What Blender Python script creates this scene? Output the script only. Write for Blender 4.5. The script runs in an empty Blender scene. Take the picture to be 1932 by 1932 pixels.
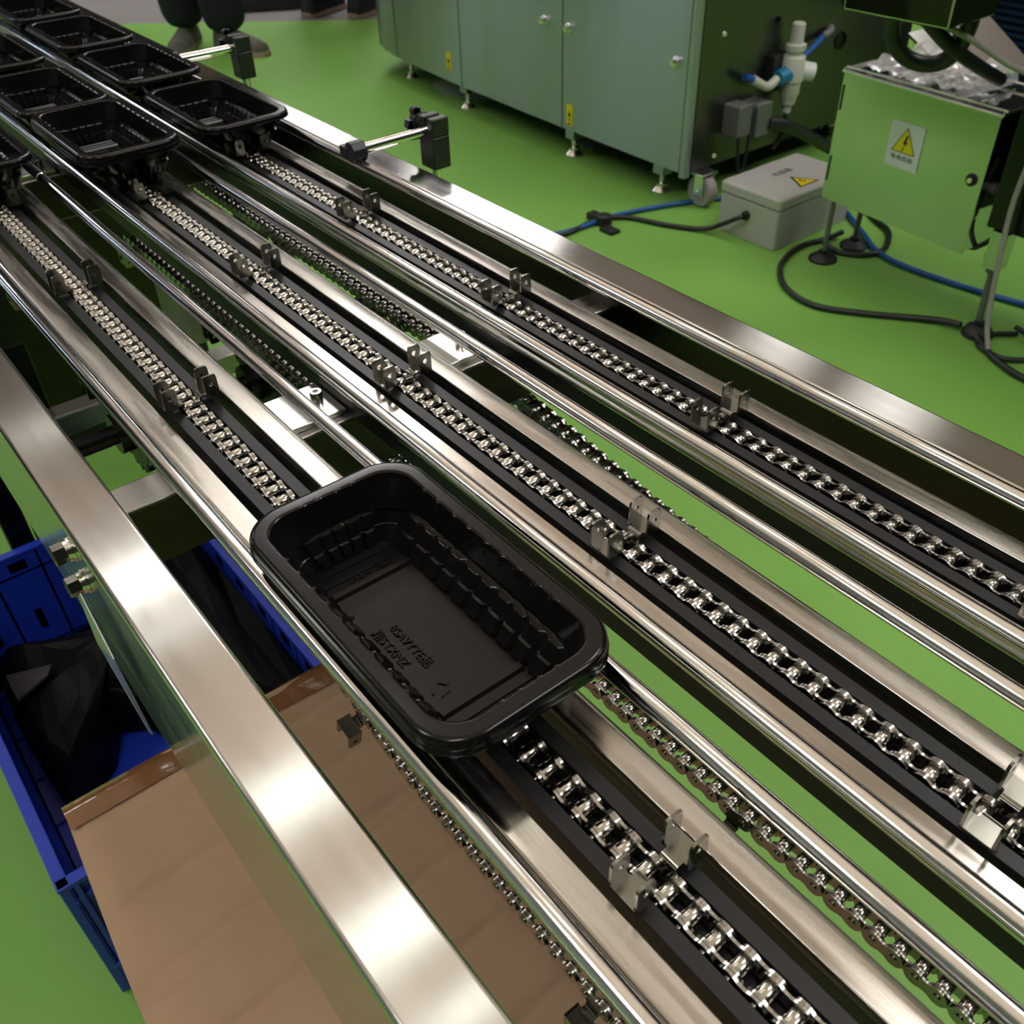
import bpy, bmesh, math, random
from mathutils import Vector, Matrix, noise
random.seed(7)
PI = math.pi
S = bpy.context.scene
COL = S.collection
ZF = 800.0                      # conveyor datum is 800 mm above the floor

# ---------------------------------------------------------------- camera
cam_d = bpy.data.cameras.new('camera')
cam_d.sensor_fit = 'HORIZONTAL'; cam_d.sensor_width = 36.0
cam_d.lens = 36.0 * 1788.22 / 1932.0
cam_d.clip_start = 0.02; cam_d.clip_end = 60
cam = bpy.data.objects.new('camera', cam_d); COL.objects.link(cam)
cam.matrix_world = Matrix(((0.621871, -0.490262, 0.610672, 0.531194), (0.782741, 0.413388, -0.465217, -0.164326), (-0.024367, 0.767303, 0.640822, 1.148464), (0.000000, 0.000000, 0.000000, 1.000000)))
cam_d.dof.use_dof = True
cam_d.dof.focus_distance = 0.55
cam_d.dof.aperture_fstop = 20.0
S.camera = cam
# ---------------------------------------------------------------- colour, exposure, world
S.view_settings.view_transform = 'Standard'; S.view_settings.look = 'None'
S.view_settings.gamma = 1.0; S.view_settings.use_curve_mapping = False
S.view_settings.exposure = 0.0
wd = bpy.data.worlds.new('hall_air'); S.world = wd; wd.use_nodes = True
wd.node_tree.nodes['Background'].inputs[0].default_value = (0.80, 0.85, 0.95, 1)
wd.node_tree.nodes['Background'].inputs[1].default_value = 0.10
S.cycles.max_bounces = 8; S.cycles.glossy_bounces = 5; S.cycles.diffuse_bounces = 3
S.cycles.transparent_max_bounces = 12; S.cycles.caustics_reflective = False
S.cycles.sample_clamp_indirect = 6.0

# ---------------------------------------------------------------- materials
def mat(name, col, rough=0.5, metal=0.0, noise_amt=0.0, noise_scale=(20, 20, 20), rough_amt=0.0, bump=0.0,
        bump_scale=(50, 50, 50), coat=0.0, emit=None, emit_s=0.0, alpha=1.0, trans=0.0, col2=None, aniso=0.0, tangent=None, detail=4, spec=0.5):
    m = bpy.data.materials.new(name); m.use_nodes = True
    nt = m.node_tree; b = nt.nodes['Principled BSDF']
    b.inputs['Base Color'].default_value = (*col, 1); b.inputs['Roughness'].default_value = rough
    b.inputs['Metallic'].default_value = metal; b.inputs['Coat Weight'].default_value = coat
    b.inputs['Alpha'].default_value = alpha; b.inputs['Transmission Weight'].default_value = trans
    b.inputs['Specular IOR Level'].default_value = spec
    if emit: b.inputs['Emission Color'].default_value = (*emit, 1); b.inputs['Emission Strength'].default_value = emit_s
    tc = nt.nodes.new('ShaderNodeTexCoord')
    def nz(scale, det=4):
        mp = nt.nodes.new('ShaderNodeMapping'); mp.inputs['Scale'].default_value = scale
        nt.links.new(tc.outputs['Object'], mp.inputs['Vector'])
        n = nt.nodes.new('ShaderNodeTexNoise'); n.inputs['Scale'].default_value = 1.0; n.inputs['Detail'].default_value = det
        nt.links.new(mp.outputs[0], n.inputs['Vector']); return n
    if noise_amt or col2:
        n = nz(noise_scale, detail)
        r = nt.nodes.new('ShaderNodeMapRange'); r.inputs['From Min'].default_value = 0.3; r.inputs['From Max'].default_value = 0.7
        nt.links.new(n.outputs['Fac'], r.inputs['Value'])
        mx = nt.nodes.new('ShaderNodeMix'); mx.data_type = 'RGBA'
        c2 = col2 if col2 else tuple(c * (1 - noise_amt) for c in col)
        mx.inputs['A'].default_value = (*c2, 1); mx.inputs['B'].default_value = (*col, 1)
        nt.links.new(r.outputs[0], mx.inputs['Factor']); nt.links.new(mx.outputs['Result'], b.inputs['Base Color'])
    if rough_amt:
        n = nz(noise_scale, detail)
        r = nt.nodes.new('ShaderNodeMapRange'); r.inputs['From Min'].default_value = 0.3; r.inputs['From Max'].default_value = 0.7
        r.inputs['To Min'].default_value = max(0, rough - rough_amt); r.inputs['To Max'].default_value = rough + rough_amt
        nt.links.new(n.outputs['Fac'], r.inputs['Value']); nt.links.new(r.outputs[0], b.inputs['Roughness'])
    if bump:
        n = nz(bump_scale, 3)
        bp = nt.nodes.new('ShaderNodeBump'); bp.inputs['Strength'].default_value = 1.0; bp.inputs['Distance'].default_value = bump
        nt.links.new(n.outputs['Fac'], bp.inputs['Height']); nt.links.new(bp.outputs[0], b.inputs['Normal'])
    if aniso:
        b.inputs['Anisotropic'].default_value = aniso
        tv = nt.nodes.new('ShaderNodeCombineXYZ'); tv.inputs[0].default_value, tv.inputs[1].default_value, tv.inputs[2].default_value = tangent or (1, 0, 0)
        nt.links.new(tv.outputs[0], b.inputs['Tangent'])
    return m

M = {}
M['frame'] = mat('brushed_frame_steel', (0.62, 0.60, 0.575), 0.16, 1.0, noise_amt=0.10, noise_scale=(6, 60, 60), rough_amt=0.03, bump=0.00001, bump_scale=(25, 1800, 1800), aniso=0.8, tangent=(0, 1, 0))
M['rod'] = mat('polished_rod_steel', (0.86, 0.85, 0.84), 0.10, 1.0, noise_amt=0.06, noise_scale=(4, 900, 900), rough_amt=0.03)
M['flat'] = mat('worn_strip_steel', (0.56, 0.52, 0.47), 0.25, 1.0, noise_amt=0.28, noise_scale=(9, 130, 130), rough_amt=0.12, bump=0.00002, bump_scale=(40, 1400, 1400), aniso=0.4, tangent=(0, 1, 0), detail=6)
M['dark_sheet'] = mat('dark_sheet_steel', (0.055, 0.048, 0.04), 0.3, 1.0, noise_amt=0.2, noise_scale=(3, 10, 30))  # for the added dark sheets on panel and crossbars, also cabinet and guard
M['crossbar'] = mat('crossbar_steel', (0.36, 0.345, 0.32), 0.32, 1.0, noise_amt=0.15, noise_scale=(40, 8, 40), rough_amt=0.08)
M['plate'] = mat('bright_plate_steel', (0.80, 0.78, 0.75), 0.16, 1.0, noise_amt=0.06)
M['guide'] = mat('black_slide_plastic', (0.010, 0.010, 0.0105), 0.40, 0.0, noise_amt=0.3, noise_scale=(12, 200, 200), bump=0.00004, bump_scale=(60, 1600, 1600), spec=0.34)
M['chain'] = mat('stainless_chain', (0.34, 0.325, 0.30), 0.20, 1.0, noise_amt=0.06, noise_scale=(60, 60, 60))
M['roller'] = mat('polished_roller', (0.50, 0.475, 0.43), 0.15, 1.0)
M['bracket'] = mat('pusher_bracket_steel', (0.25, 0.24, 0.21), 0.20, 1.0, noise_amt=0.08, noise_scale=(90, 90, 90), rough_amt=0.03)
M['tray'] = mat('black_tray_plastic', (0.006, 0.0055, 0.005), 0.17, 0.0, coat=0.0, bump=0.00001, bump_scale=(120, 120, 120), spec=0.25)
M['black'] = mat('black_nylon', (0.012, 0.012, 0.014), 0.38, bump=0.00005, bump_scale=(400, 400, 400))
M['rubber'] = mat('black_rubber', (0.010, 0.010, 0.011), 0.5)
M['floor'] = mat('green_vinyl', (0.205, 0.43, 0.085), 0.5, 0.0, col2=(0.165, 0.375, 0.068), noise_scale=(1.6, 1.6, 1.6), bump=0.0009, bump_scale=(3.2, 3.2, 3.2), detail=6, spec=0.35)
M['aisle'] = mat('grey_aisle_carpet', (0.24, 0.225, 0.23), 0.9, noise_amt=0.2, noise_scale=(90, 90, 90))
M['ceiling'] = mat('pale_ceiling', (0.55, 0.50, 0.46), 0.8)
M['wall'] = mat('dark_hall_wall', (0.045, 0.05, 0.055), 0.8, noise_amt=0.5, noise_scale=(0.5, 0.5, 0.5))
M['palewall'] = mat('pale_booth_wall', (0.50, 0.55, 0.62), 0.7)
M['lamp'] = mat('lamp_diffuser', (0.9, 0.9, 0.9), 0.5, emit=(1.0, 0.985, 0.96), emit_s=14.0)
M['midlamp'] = mat('mid_lamp_diffuser', (0.9, 0.9, 0.9), 0.5, emit=(1.0, 0.985, 0.95), emit_s=6.0)
M['dimlamp'] = mat('dim_lamp_diffuser', (0.9, 0.9, 0.9), 0.5, emit=(1.0, 0.985, 0.93), emit_s=3.0)
M['ceilfill'] = mat('ceiling_fill_glow', (0.9, 0.9, 0.9), 0.5, emit=(1.0, 0.86, 0.74), emit_s=16.0)  # warm upward glow, added to brighten the ceiling
M['column'] = mat('cool_light_tube', (0.9, 0.9, 0.9), 0.5, emit=(0.62, 0.76, 1.0), emit_s=5.0)
M['lampframe'] = mat('lamp_housing', (0.5, 0.5, 0.5), 0.4, 0.5)
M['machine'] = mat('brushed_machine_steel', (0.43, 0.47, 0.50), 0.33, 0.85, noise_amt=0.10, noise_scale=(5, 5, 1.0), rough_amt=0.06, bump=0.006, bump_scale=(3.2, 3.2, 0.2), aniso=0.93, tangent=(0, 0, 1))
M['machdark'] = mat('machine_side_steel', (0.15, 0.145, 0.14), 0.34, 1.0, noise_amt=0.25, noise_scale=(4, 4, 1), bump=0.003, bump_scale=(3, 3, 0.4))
M['machblack'] = mat('dark_machine_steel', (0.05, 0.05, 0.05), 0.25, 1.0, noise_amt=0.3, noise_scale=(6, 6, 6))
M['mirror'] = mat('mirror_steel', (0.58, 0.60, 0.58), 0.07, 1.0, noise_amt=0.05, noise_scale=(3, 3, 3), bump=0.0012, bump_scale=(4, 4, 3))
M['edge'] = mat('bright_edge_steel', (0.85, 0.84, 0.83), 0.22, 1.0)
M['greybox'] = mat('grey_enclosure_plastic', (0.42, 0.42, 0.40), 0.42, bump=0.00003, bump_scale=(500, 500, 500))
M['blue'] = mat('blue_crate_plastic', (0.016, 0.05, 0.52), 0.36, noise_amt=0.15, noise_scale=(8, 8, 8))
M['carton'] = mat('corrugated_cardboard', (0.46, 0.30, 0.18), 0.72, col2=(0.40, 0.255, 0.15), noise_scale=(3, 14, 3), bump=0.0006, bump_scale=(22, 3, 3))
M['tape'] = mat('brown_packing_tape', (0.26, 0.115, 0.045), 0.12, coat=0.8, noise_amt=0.35, noise_scale=(14, 14, 14), bump=0.0012, bump_scale=(28, 28, 28))
M['film'] = mat('clear_film', (0.9, 0.9, 0.95), 0.07, alpha=0.42, coat=1.0, spec=1.0)
M['bag'] = mat('black_plastic_bag', (0.003, 0.003, 0.003), 0.55, spec=0.15)
M['bagfacet'] = mat('dull_grey_fabric', (0.035, 0.033, 0.032), 0.7)
M['cable'] = mat('black_cable_sheath', (0.012, 0.016, 0.016), 0.38)
M['hose'] = mat('blue_air_hose', (0.010, 0.085, 0.33), 0.3)
M['greycable'] = mat('grey_cable_sheath', (0.30, 0.29, 0.27), 0.5)
M['yellow'] = mat('yellow_print', (0.72, 0.60, 0.01), 0.45)
M['ink'] = mat('black_print', (0.012, 0.012, 0.012), 0.5)
M['greyink'] = mat('grey_print', (0.10, 0.10, 0.10), 0.5)
M['white'] = mat('white_sign_face', (0.62, 0.66, 0.66), 0.35)
M['cream'] = mat('cream_regulator_plastic', (0.50, 0.52, 0.45), 0.45)
M['cyan'] = mat('blue_fitting', (0.01, 0.16, 0.32), 0.4)
M['conn'] = mat('grey_connector', (0.16, 0.165, 0.165), 0.5, 0.4)
M['trouser'] = mat('black_trouser_cloth', (0.006, 0.007, 0.012), 0.9, bump=0.002, bump_scale=(20, 20, 8))
M['shoe'] = mat('grey_shoe_fabric', (0.16, 0.16, 0.14), 0.8, col2=(0.06, 0.065, 0.04), noise_scale=(14, 14, 14))
M['sole'] = mat('tan_shoe_sole', (0.34, 0.25, 0.19), 0.7)
M['skin'] = mat('skin', (0.45, 0.28, 0.20), 0.5)
M['shirt'] = mat('dark_shirt_cloth', (0.03, 0.03, 0.035), 0.9)
M['motor'] = mat('grey_motor_paint', (0.36, 0.34, 0.31), 0.45, noise_amt=0.2, noise_scale=(40, 40, 40))
M['darksteel'] = mat('dark_oily_steel', (0.05, 0.05, 0.048), 0.35, 1.0, noise_amt=0.3, noise_scale=(60, 60, 60))
M['louvre'] = mat('navy_louvre_plastic', (0.006, 0.016, 0.075), 0.4)
M['tag'] = mat('clear_tag_sleeve', (0.35, 0.32, 0.36), 0.15, alpha=0.75, coat=0.6)
M['platform'] = mat('black_platform', (0.02, 0.02, 0.022), 0.5)
M['hairmat'] = mat('black_hair', (0.01, 0.009, 0.008), 0.6)

# ---------------------------------------------------------------- mesh builder (all numbers in millimetres)
class MB:
    def __init__(s): s.v = []; s.f = []
    def quad(s, *p):
        n = len(s.v); s.v += [tuple(q) for q in p]; s.f.append(tuple(range(n, n + len(p)))); return s
    def box(s, x0, x1, y0, y1, z0, z1):
        n = len(s.v)
        s.v += [(x0, y0, z0), (x1, y0, z0), (x1, y1, z0), (x0, y1, z0), (x0, y0, z1), (x1, y0, z1), (x1, y1, z1), (x0, y1, z1)]
        for q in ((0, 3, 2, 1), (4, 5, 6, 7), (0, 1, 5, 4), (1, 2, 6, 5), (2, 3, 7, 6), (3, 0, 4, 7)): s.f.append(tuple(n + i for i in q))
        return s
    def extrude(s, prof, a0, a1, axis='x'):
        """prof: list of 2D points; axis x: (y,z); axis y: (x,z); axis z: (x,y)"""
        n = len(s.v); k = len(prof)
        def P(p, a): return (a, p[0], p[1]) if axis == 'x' else (p[0], a, p[1]) if axis == 'y' else (p[0], p[1], a)
        s.v += [P(p, a0) for p in prof] + [P(p, a1) for p in prof]
        for i in range(k): j = (i + 1) % k; s.f.append((n + i, n + j, n + k + j, n + k + i))
        s.f.append(tuple(n + i for i in range(k))[::-1]); s.f.append(tuple(n + k + i for i in range(k)))
        return s
    def cyl(s, p0, p1, r0, r1=None, seg=20, caps=True):
        r1 = r0 if r1 is None else r1
        a = Vector(p0); b = Vector(p1); d = (b - a).normalized()
        t = Vector((0, 0, 1)) if abs(d.z) < 0.9 else Vector((1, 0, 0))
        e1 = d.cross(t).normalized(); e2 = d.cross(e1); n = len(s.v)
        for c, r in ((a, r0), (b, r1)):
            for i in range(seg):
                g = 2 * PI * i / seg; s.v.append(tuple(c + e1 * math.cos(g) * r + e2 * math.sin(g) * r))
        for i in range(seg): j = (i + 1) % seg; s.f.append((n + i, n + seg + i, n + seg + j, n + j))
        if caps: s.f.append(tuple(n + i for i in range(seg))); s.f.append(tuple(n + seg + i for i in range(seg))[::-1])
        return s
    def lathe(s, c, prof, seg=24, axis=(0, 0, 1)):
        """prof: (radius, height) pairs along axis from c"""
        c = Vector(c); d = Vector(axis).normalized(); t = Vector((0, 0, 1)) if abs(d.z) < 0.9 else Vector((1, 0, 0))
        e1 = d.cross(t).normalized(); e2 = d.cross(e1); n = len(s.v); k = len(prof)
        for r, h in prof:
            for i in range(seg):
                g = 2 * PI * i / seg; s.v.append(tuple(c + d * h + e1 * math.cos(g) * r + e2 * math.sin(g) * r))
        for a in range(k - 1):
            for i in range(seg): j = (i + 1) % seg; s.f.append((n + a * seg + i, n + (a + 1) * seg + i, n + (a + 1) * seg + j, n + a * seg + j))
        s.f.append(tuple(n + i for i in range(seg))); s.f.append(tuple(n + (k - 1) * seg + i for i in range(seg))[::-1])
        return s
    def tube(s, pts, r, seg=10, sub=6):
        P = catmull(pts, sub); n0 = len(s.v); k = len(P); up = Vector((0.13, 0.21, 1)).normalized()
        for i, p in enumerate(P):
            d = (P[min(i + 1, k - 1)] - P[max(i - 1, 0)]).normalized()
            e1 = d.cross(up)
            e1 = e1.normalized() if e1.length > 1e-4 else Vector((1, 0, 0)); e2 = d.cross(e1)
            for j in range(seg): g = 2 * PI * j / seg; s.v.append(tuple(p + e1 * math.cos(g) * r + e2 * math.sin(g) * r))
        for i in range(k - 1):
            for j in range(seg): q = (j + 1) % seg; s.f.append((n0 + i * seg + j, n0 + i * seg + q, n0 + (i + 1) * seg + q, n0 + (i + 1) * seg + j))
        s.f.append(tuple(n0 + j for j in range(seg))[::-1]); s.f.append(tuple(n0 + (k - 1) * seg + j for j in range(seg)))
        return s
    def holed(s, w0, w1, h0, h1, cx, cy, r, t0, t1, axis='x', seg=16, chamfer=0.0):
        """plate with a round hole; plate spans w0..w1 by h0..h1, thickness t0..t1 along axis"""
        n = len(s.v)
        def P(a, b, t): return (t, a, b) if axis == 'x' else (a, t, b)
        ring, outer = [], []
        for i in range(seg):
            g = 2 * PI * (i + 0.5) / seg; ca, sa = math.cos(g), math.sin(g)
            ring.append((cx + r * ca, cy + r * sa))
            kx = ((w1 - cx) / ca if ca > 0 else (w0 - cx) / ca) if abs(ca) > 1e-6 else 1e9
            ky = ((h1 - cy) / sa if sa > 0 else (h0 - cy) / sa) if abs(sa) > 1e-6 else 1e9
            k = min(kx, ky); outer.append((cx + ca * k, cy + sa * k))
        # snap nearest outer points to the corners
        for c in ((w0, h0), (w1, h0), (w1, h1), (w0, h1)):
            i = min(range(seg), key=lambda q: (outer[q][0] - c[0]) ** 2 + (outer[q][1] - c[1]) ** 2)
            if c[1] == h1 and chamfer: outer[i] = (c[0] + (chamfer if c[0] == w0 else -chamfer) * 0.35, c[1] - chamfer * 0.35)
            else: outer[i] = c
        for t in (t0, t1):
            s.v += [P(a, b, t) for a, b in outer] + [P(a, b, t) for a, b in ring]
        for i in range(seg):
            j = (i + 1) % seg; o = 2 * seg
            s.f += [(n + i, n + j, n + seg + j, n + seg + i), (n + o + i, n + o + seg + i, n + o + seg + j, n + o + j),
                    (n + i, n + o + i, n + o + j, n + j), (n + seg + i, n + seg + j, n + o + seg + j, n + o + seg + i)]
        return s
    def add(s, o, f=lambda p: p):
        n = len(s.v); s.v += [tuple(f(p)) for p in o.v]; s.f += [tuple(n + i for i in q) for q in o.f]; return s

def catmull(pts, sub):
    P = [Vector(p) for p in pts]
    if sub <= 1 or len(P) < 3: return P
    out = []
    for i in range(len(P) - 1):
        p0 = P[max(i - 1, 0)]; p1 = P[i]; p2 = P[i + 1]; p3 = P[min(i + 2, len(P) - 1)]
        for k in range(sub):
            t = k / sub
            out.append(0.5 * ((2 * p1) + (p2 - p0) * t + (2 * p0 - 5 * p1 + 4 * p2 - p3) * t * t + (3 * p1 - p0 - 3 * p2 + p3) * t ** 3))
    out.append(P[-1]); return out

def rrect(x0, x1, y0, y1, r, seg=4):
    out = []
    for cx, cy, a in ((x1 - r, y1 - r, 0), (x0 + r, y1 - r, 90), (x0 + r, y0 + r, 180), (x1 - r, y0 + r, 270)):
        for i in range(seg + 1):
            g = math.radians(a + 90 * i / seg); out.append((cx + r * math.cos(g), cy + r * math.sin(g)))
    return out

def mesh_of(name, mb, m, smooth=True, angle=35, origin=(0, 0, 0)):
    me = bpy.data.meshes.new(name); o = origin
    me.from_pydata([((x - o[0]) * .001, (y - o[1]) * .001, (z - o[2]) * .001) for x, y, z in mb.v], [], mb.f)
    bm = bmesh.new(); bm.from_mesh(me); bmesh.ops.recalc_face_normals(bm, faces=bm.faces); bm.to_mesh(me); bm.free()
    me.materials.append(m)
    if smooth:
        me.shade_smooth(); me.set_sharp_from_angle(angle=math.radians(angle))
    return me

ORG = {}
def thing(name, label, cat, loc=(0, 0, -ZF), group=None, rz=0):
    o = bpy.data.objects.new(name, None); o.empty_display_size = 0.05; COL.objects.link(o)
    o.location = (loc[0] * .001, loc[1] * .001, (loc[2] + ZF) * .001); o.rotation_euler = (0, 0, rz)
    o['label'] = label; o['category'] = cat
    if group: o['group'] = group
    ORG[o.name] = loc; return o
def part(name, mb, m, parent, smooth=True, angle=35, bevel=0, label=None, local=False):
    org = (0, 0, 0) if local else ORG[parent.name]
    me = mesh_of(name, mb, m, smooth, angle, org)
    o = bpy.data.objects.new(name, me); COL.objects.link(o); o.parent = parent
    ORG[o.name] = org
    if angle == 50:
        w = o.modifiers.new('weighted', 'WEIGHTED_NORMAL'); w.weight = 100; w.keep_sharp = True
    if bevel:
        b = o.modifiers.new('bevel', 'BEVEL'); b.width = bevel * .001; b.segments = 2; b.limit_method = 'ANGLE'; b.angle_limit = math.radians(40)
    if label: o['label'] = label
    return o
def single(name, mb, m, label, cat, loc, group=None, smooth=True, angle=35, bevel=0, kind=None):
    me = mesh_of(name, mb, m, smooth, angle, loc)
    o = bpy.data.objects.new(name, me); COL.objects.link(o)
    o.location = (loc[0] * .001, loc[1] * .001, (loc[2] + ZF) * .001)
    if kind: o['kind'] = kind
    else:
        o['label'] = label; o['category'] = cat
        if group: o['group'] = group
    if bevel:
        b = o.modifiers.new('bevel', 'BEVEL'); b.width = bevel * .001; b.segments = 2; b.limit_method = 'ANGLE'
    ORG[o.name] = loc; return o
def copy_of(src, parent=None, loc=None, rot=None, name=None):
    c = src.copy(); COL.objects.link(c)
    if name: c.name = name
    c.parent = parent
    if loc is not None: c.location = loc
    if rot is not None: c.rotation_euler = rot
    return c
def copy_tree(src, parent=None):
    c = src.copy(); COL.objects.link(c); c.parent = parent
    for ch in list(src.children): copy_tree(ch, c)
    return c
def text_mesh(txt, size, depth):
    """text outlines as an MB in mm, x right, y up, centred"""
    cu = bpy.data.curves.new('lettering', 'FONT'); cu.body = txt; cu.size = size * .001; cu.extrude = depth * .0005
    cu.align_x = 'CENTER'; cu.align_y = 'CENTER'; cu.resolution_u = 2
    ob = bpy.data.objects.new('lettering', cu); COL.objects.link(ob)
    dg = bpy.context.evaluated_depsgraph_get(); me = bpy.data.meshes.new_from_object(ob.evaluated_get(dg))
    mb = MB(); mb.v = [(v.co.x * 1000, v.co.y * 1000, v.co.z * 1000) for v in me.vertices]; mb.f = [tuple(p.vertices) for p in me.polygons]
    bpy.data.objects.remove(ob); bpy.data.curves.remove(cu); bpy.data.meshes.remove(me)
    return mb

# ================================================================= SETTING
def struct(name, mb, m, smooth=False):
    o = single(name, mb, m, None, None, (0, 0, -ZF), kind='structure', smooth=smooth); return o
fl = MB(); N = 60
# green floor covering, its far edge runs obliquely
fe = [(-9000, -2910), (-4924, 1571), (-4099, 2529), (-2100, 4700), (-500, 6400)]
fl.quad((-9000, -2910, -ZF), (-5000, -7000, -ZF), (6000, -7000, -ZF), (7000, 6400, -ZF), (-500, 6400, -ZF), (-2100, 4700, -ZF), (-4099, 2529, -ZF), (-4924, 1571, -ZF))
struct('floor', fl, M['floor'])
ai = MB().quad((-16000, -10000, -ZF - 4), (9000, -10000, -ZF - 4), (9000, 14000, -ZF - 4), (-16000, 14000, -ZF - 4)); struct('floor_aisle', ai, M['aisle'])
ce = MB().box(-16000, 9000, -10000, 14000, 7400, 7460); struct('ceiling', ce, M['ceiling'])
struct('wall_far', MB().box(-16060, -16000, -10000, 14000, -ZF, 7400), M['wall'])
struct('wall_near', MB().box(9000, 9060, -10000, 14000, -ZF, 7400), M['wall'])
struct('wall_left', MB().box(-16000, 9000, -10060, -10000, -ZF, 7400), M['palewall'])
struct('wall_right', MB().box(-16000, 9000, 14000, 14060, -ZF, 7400), M['wall'])

# ceiling lamps
LZ = 4200
lamps = [(-4.95, 0.75, 0.3, 1.2), (-5.4, 2.35, 0.8, 1.1), (-5.8, 3.2, 1.5, 0.45), (-6.4, 3.85, 1.5, 0.6), (-7.3, 0.9, 0.16, 0.9), (-9.05, 6.5, 1.1, 1.4), (-4.35, 0.9, 0.1, 1.5), (-2.7, 0.8, 0.34, 1.5), (-1.7, 0.9, 0.3, 1.5), (-1.15, 0.9, 0.14, 1.3),
         (-7.65, 6.45, 0.5, 1.0), (-4.1, 6.65, 0.5, 1.4), (-2.85, 6.6, 0.6, 1.5), (0.5, 3.3, 0.9, 1.5), (3.4, 2.2, 1.2, 1.6), (2.2, -1.8, 0.9, 1.6), (-1.0, -3.2, 0.9, 1.6), (-12.9, 6.7, 0.9, 1.4), (2.6, 6.4, 0.9, 1.6), (-11.0, -1.0, 1.0, 1.6), (-5.2, -4.4, 0.9, 1.6)]
DIM = {(-7.3, 0.9), (-4.35, 0.9), (-2.7, 0.8), (-1.7, 0.9), (-1.15, 0.9), (-4.1, 6.65), (-2.85, 6.6)}
for i, (x, y, w, l) in enumerate(lamps):
    lm = M['dimlamp'] if (x, y) in DIM else M['midlamp'] if (x, y) == (-4.95, 0.75) else M['lamp']
    x *= 1000; y *= 1000; w *= 1000; l *= 1000
    t = thing('ceiling_light', 'rectangular white light panel hanging under the pale hall ceiling', 'ceiling light', (x, y, LZ), group='light panels under the hall ceiling')
    part('diffuser', MB().box(x - w / 2, x + w / 2, y - l / 2, y + l / 2, LZ, LZ + 12), lm, t, smooth=False)
    part('ceiling_fill_glow', MB().box(x - w / 2, x + w / 2, y - l / 2, y + l / 2, LZ + 30, LZ + 44), M['ceilfill'], t, smooth=False)  # added glowing panel that throws fill light onto the ceiling
    part('housing', MB().box(x - w / 2, x + w / 2, y - l / 2, y + l / 2, LZ + 12.5, LZ + 29), M['lampframe'], t, smooth=False)
    f = MB()
    for a, b, c, d in ((x - w / 2 - 12, x - w / 2, y - l / 2 - 12, y + l / 2 + 12), (x + w / 2, x + w / 2 + 12, y - l / 2 - 12, y + l / 2 + 12), (x - w / 2, x + w / 2, y - l / 2 - 12, y - l / 2), (x - w / 2, x + w / 2, y + l / 2, y + l / 2 + 12)): f.box(a, b, c, d, LZ + 2, LZ + 50)
    part('frame', f, M['lampframe'], t, smooth=False)
    part('suspension_rod', MB().cyl((x, y, LZ + 40), (x, y, 7400), 8, seg=8), M['lampframe'], t)

# lit booth columns across the hall (cool white), mirrored as streaks in the brushed doors
for x, y in ((-9100, -2280), (-6000, -2320)):
    t = thing('light_column', 'tall cool white light column of a booth across the hall', 'light column', (x, y, -ZF), group='light columns of the booth across the hall')
    part('light_tube', MB().box(x - 45, x + 45, y - 45, y + 45, -ZF + 200, -ZF + 3200), M['column'], t, smooth=False)
    part('column_base', MB().box(x - 180, x + 180, y - 180, y + 180, -ZF, -ZF + 200), M['lampframe'], t, smooth=False)

# ================================================================= CONVEYOR
LV = [0.0, 130.8, 262.6]
X0, X1 = -1750.0, 720.0
cv = thing('tray_conveyor', 'three-lane stainless steel tray conveyor with round guide rods and black chain tracks', 'conveyor', (0, 131.3, -ZF))
prof_near = rrect(-115, -80, -162, -12, 3.2)
part('side_panel', MB().extrude(prof_near, X0, X1), M['frame'], cv, angle=50, label='wide brushed side panel nearest the blue crate')
part('side_panel', MB().extrude(rrect(343, 378, -162, -12, 3.2), X0, X1), M['frame'], cv, angle=50, label='side panel along the green floor side')
for lv, joint in zip(LV, (-515, -692, -713)):
    for sgn in (-1, 1):
        v = lv + sgn * 49.5
        j = joint + (4 if sgn < 0 else -3)
        for a, b in ((X0, j - 0.5), (j + 0.5, X1)):
            m_ = MB().lathe((a, v, 4), [(4.3, 0), (5, .7), (5, b - a - .7), (4.3, b - a)], 28, (1, 0, 0))
            part('guide_rod', m_, M['rod'], cv)
        c0, c1 = lv + sgn * 22.5, lv + sgn * 40.5
        # cap with a small inner and a large outer shoulder, on a black support bar
        pf = [(22.5, -17.5), (22.5, -12.9), (22.8, -12.3), (23.4, -12), (35.5, -12)]
        for q in range(1, 7): g = PI / 2 * q / 6; pf.append((35.5 + 5 * math.sin(g), -17 + 5 * math.cos(g)))
        pf.append((40.5, -17.5))
        ws = part('wear_strip', MB().extrude([(lv + sgn * a, b) for a, b in pf], X0, X1), M['flat'], cv, angle=50)
        part('support_bar', MB().box(X0, X1, lv + min(sgn * 23.2, sgn * 39.6), lv + max(sgn * 23.2, sgn * 39.6), -32, -17.5), M['guide'], ws, smooth=False, label='black bar under the steel strip')
    gp = [(-16.5, -31), (16.5, -31), (16.5, -15.4), (16.1, -15), (8.9, -15), (8.5, -15.4), (8.5, -27), (3.2, -27), (3.2, -24), (-3.2, -24), (-3.2, -27), (-8.5, -27), (-8.5, -15.4), (-8.9, -15), (-16.1, -15), (-16.5, -15.4)]
    part('chain_track', MB().extrude([(lv + a, b) for a, b in gp], X0, X1), M['guide'], cv, angle=50)
part('inner_dark_sheet', MB().box(X0, X1, 341.6, 343, -160, -16), M['dark_sheet'], cv, smooth=False, label='thin dark sheet on the inner face of the far side panel')  # added sheet that darkens the panel's inner face
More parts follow.
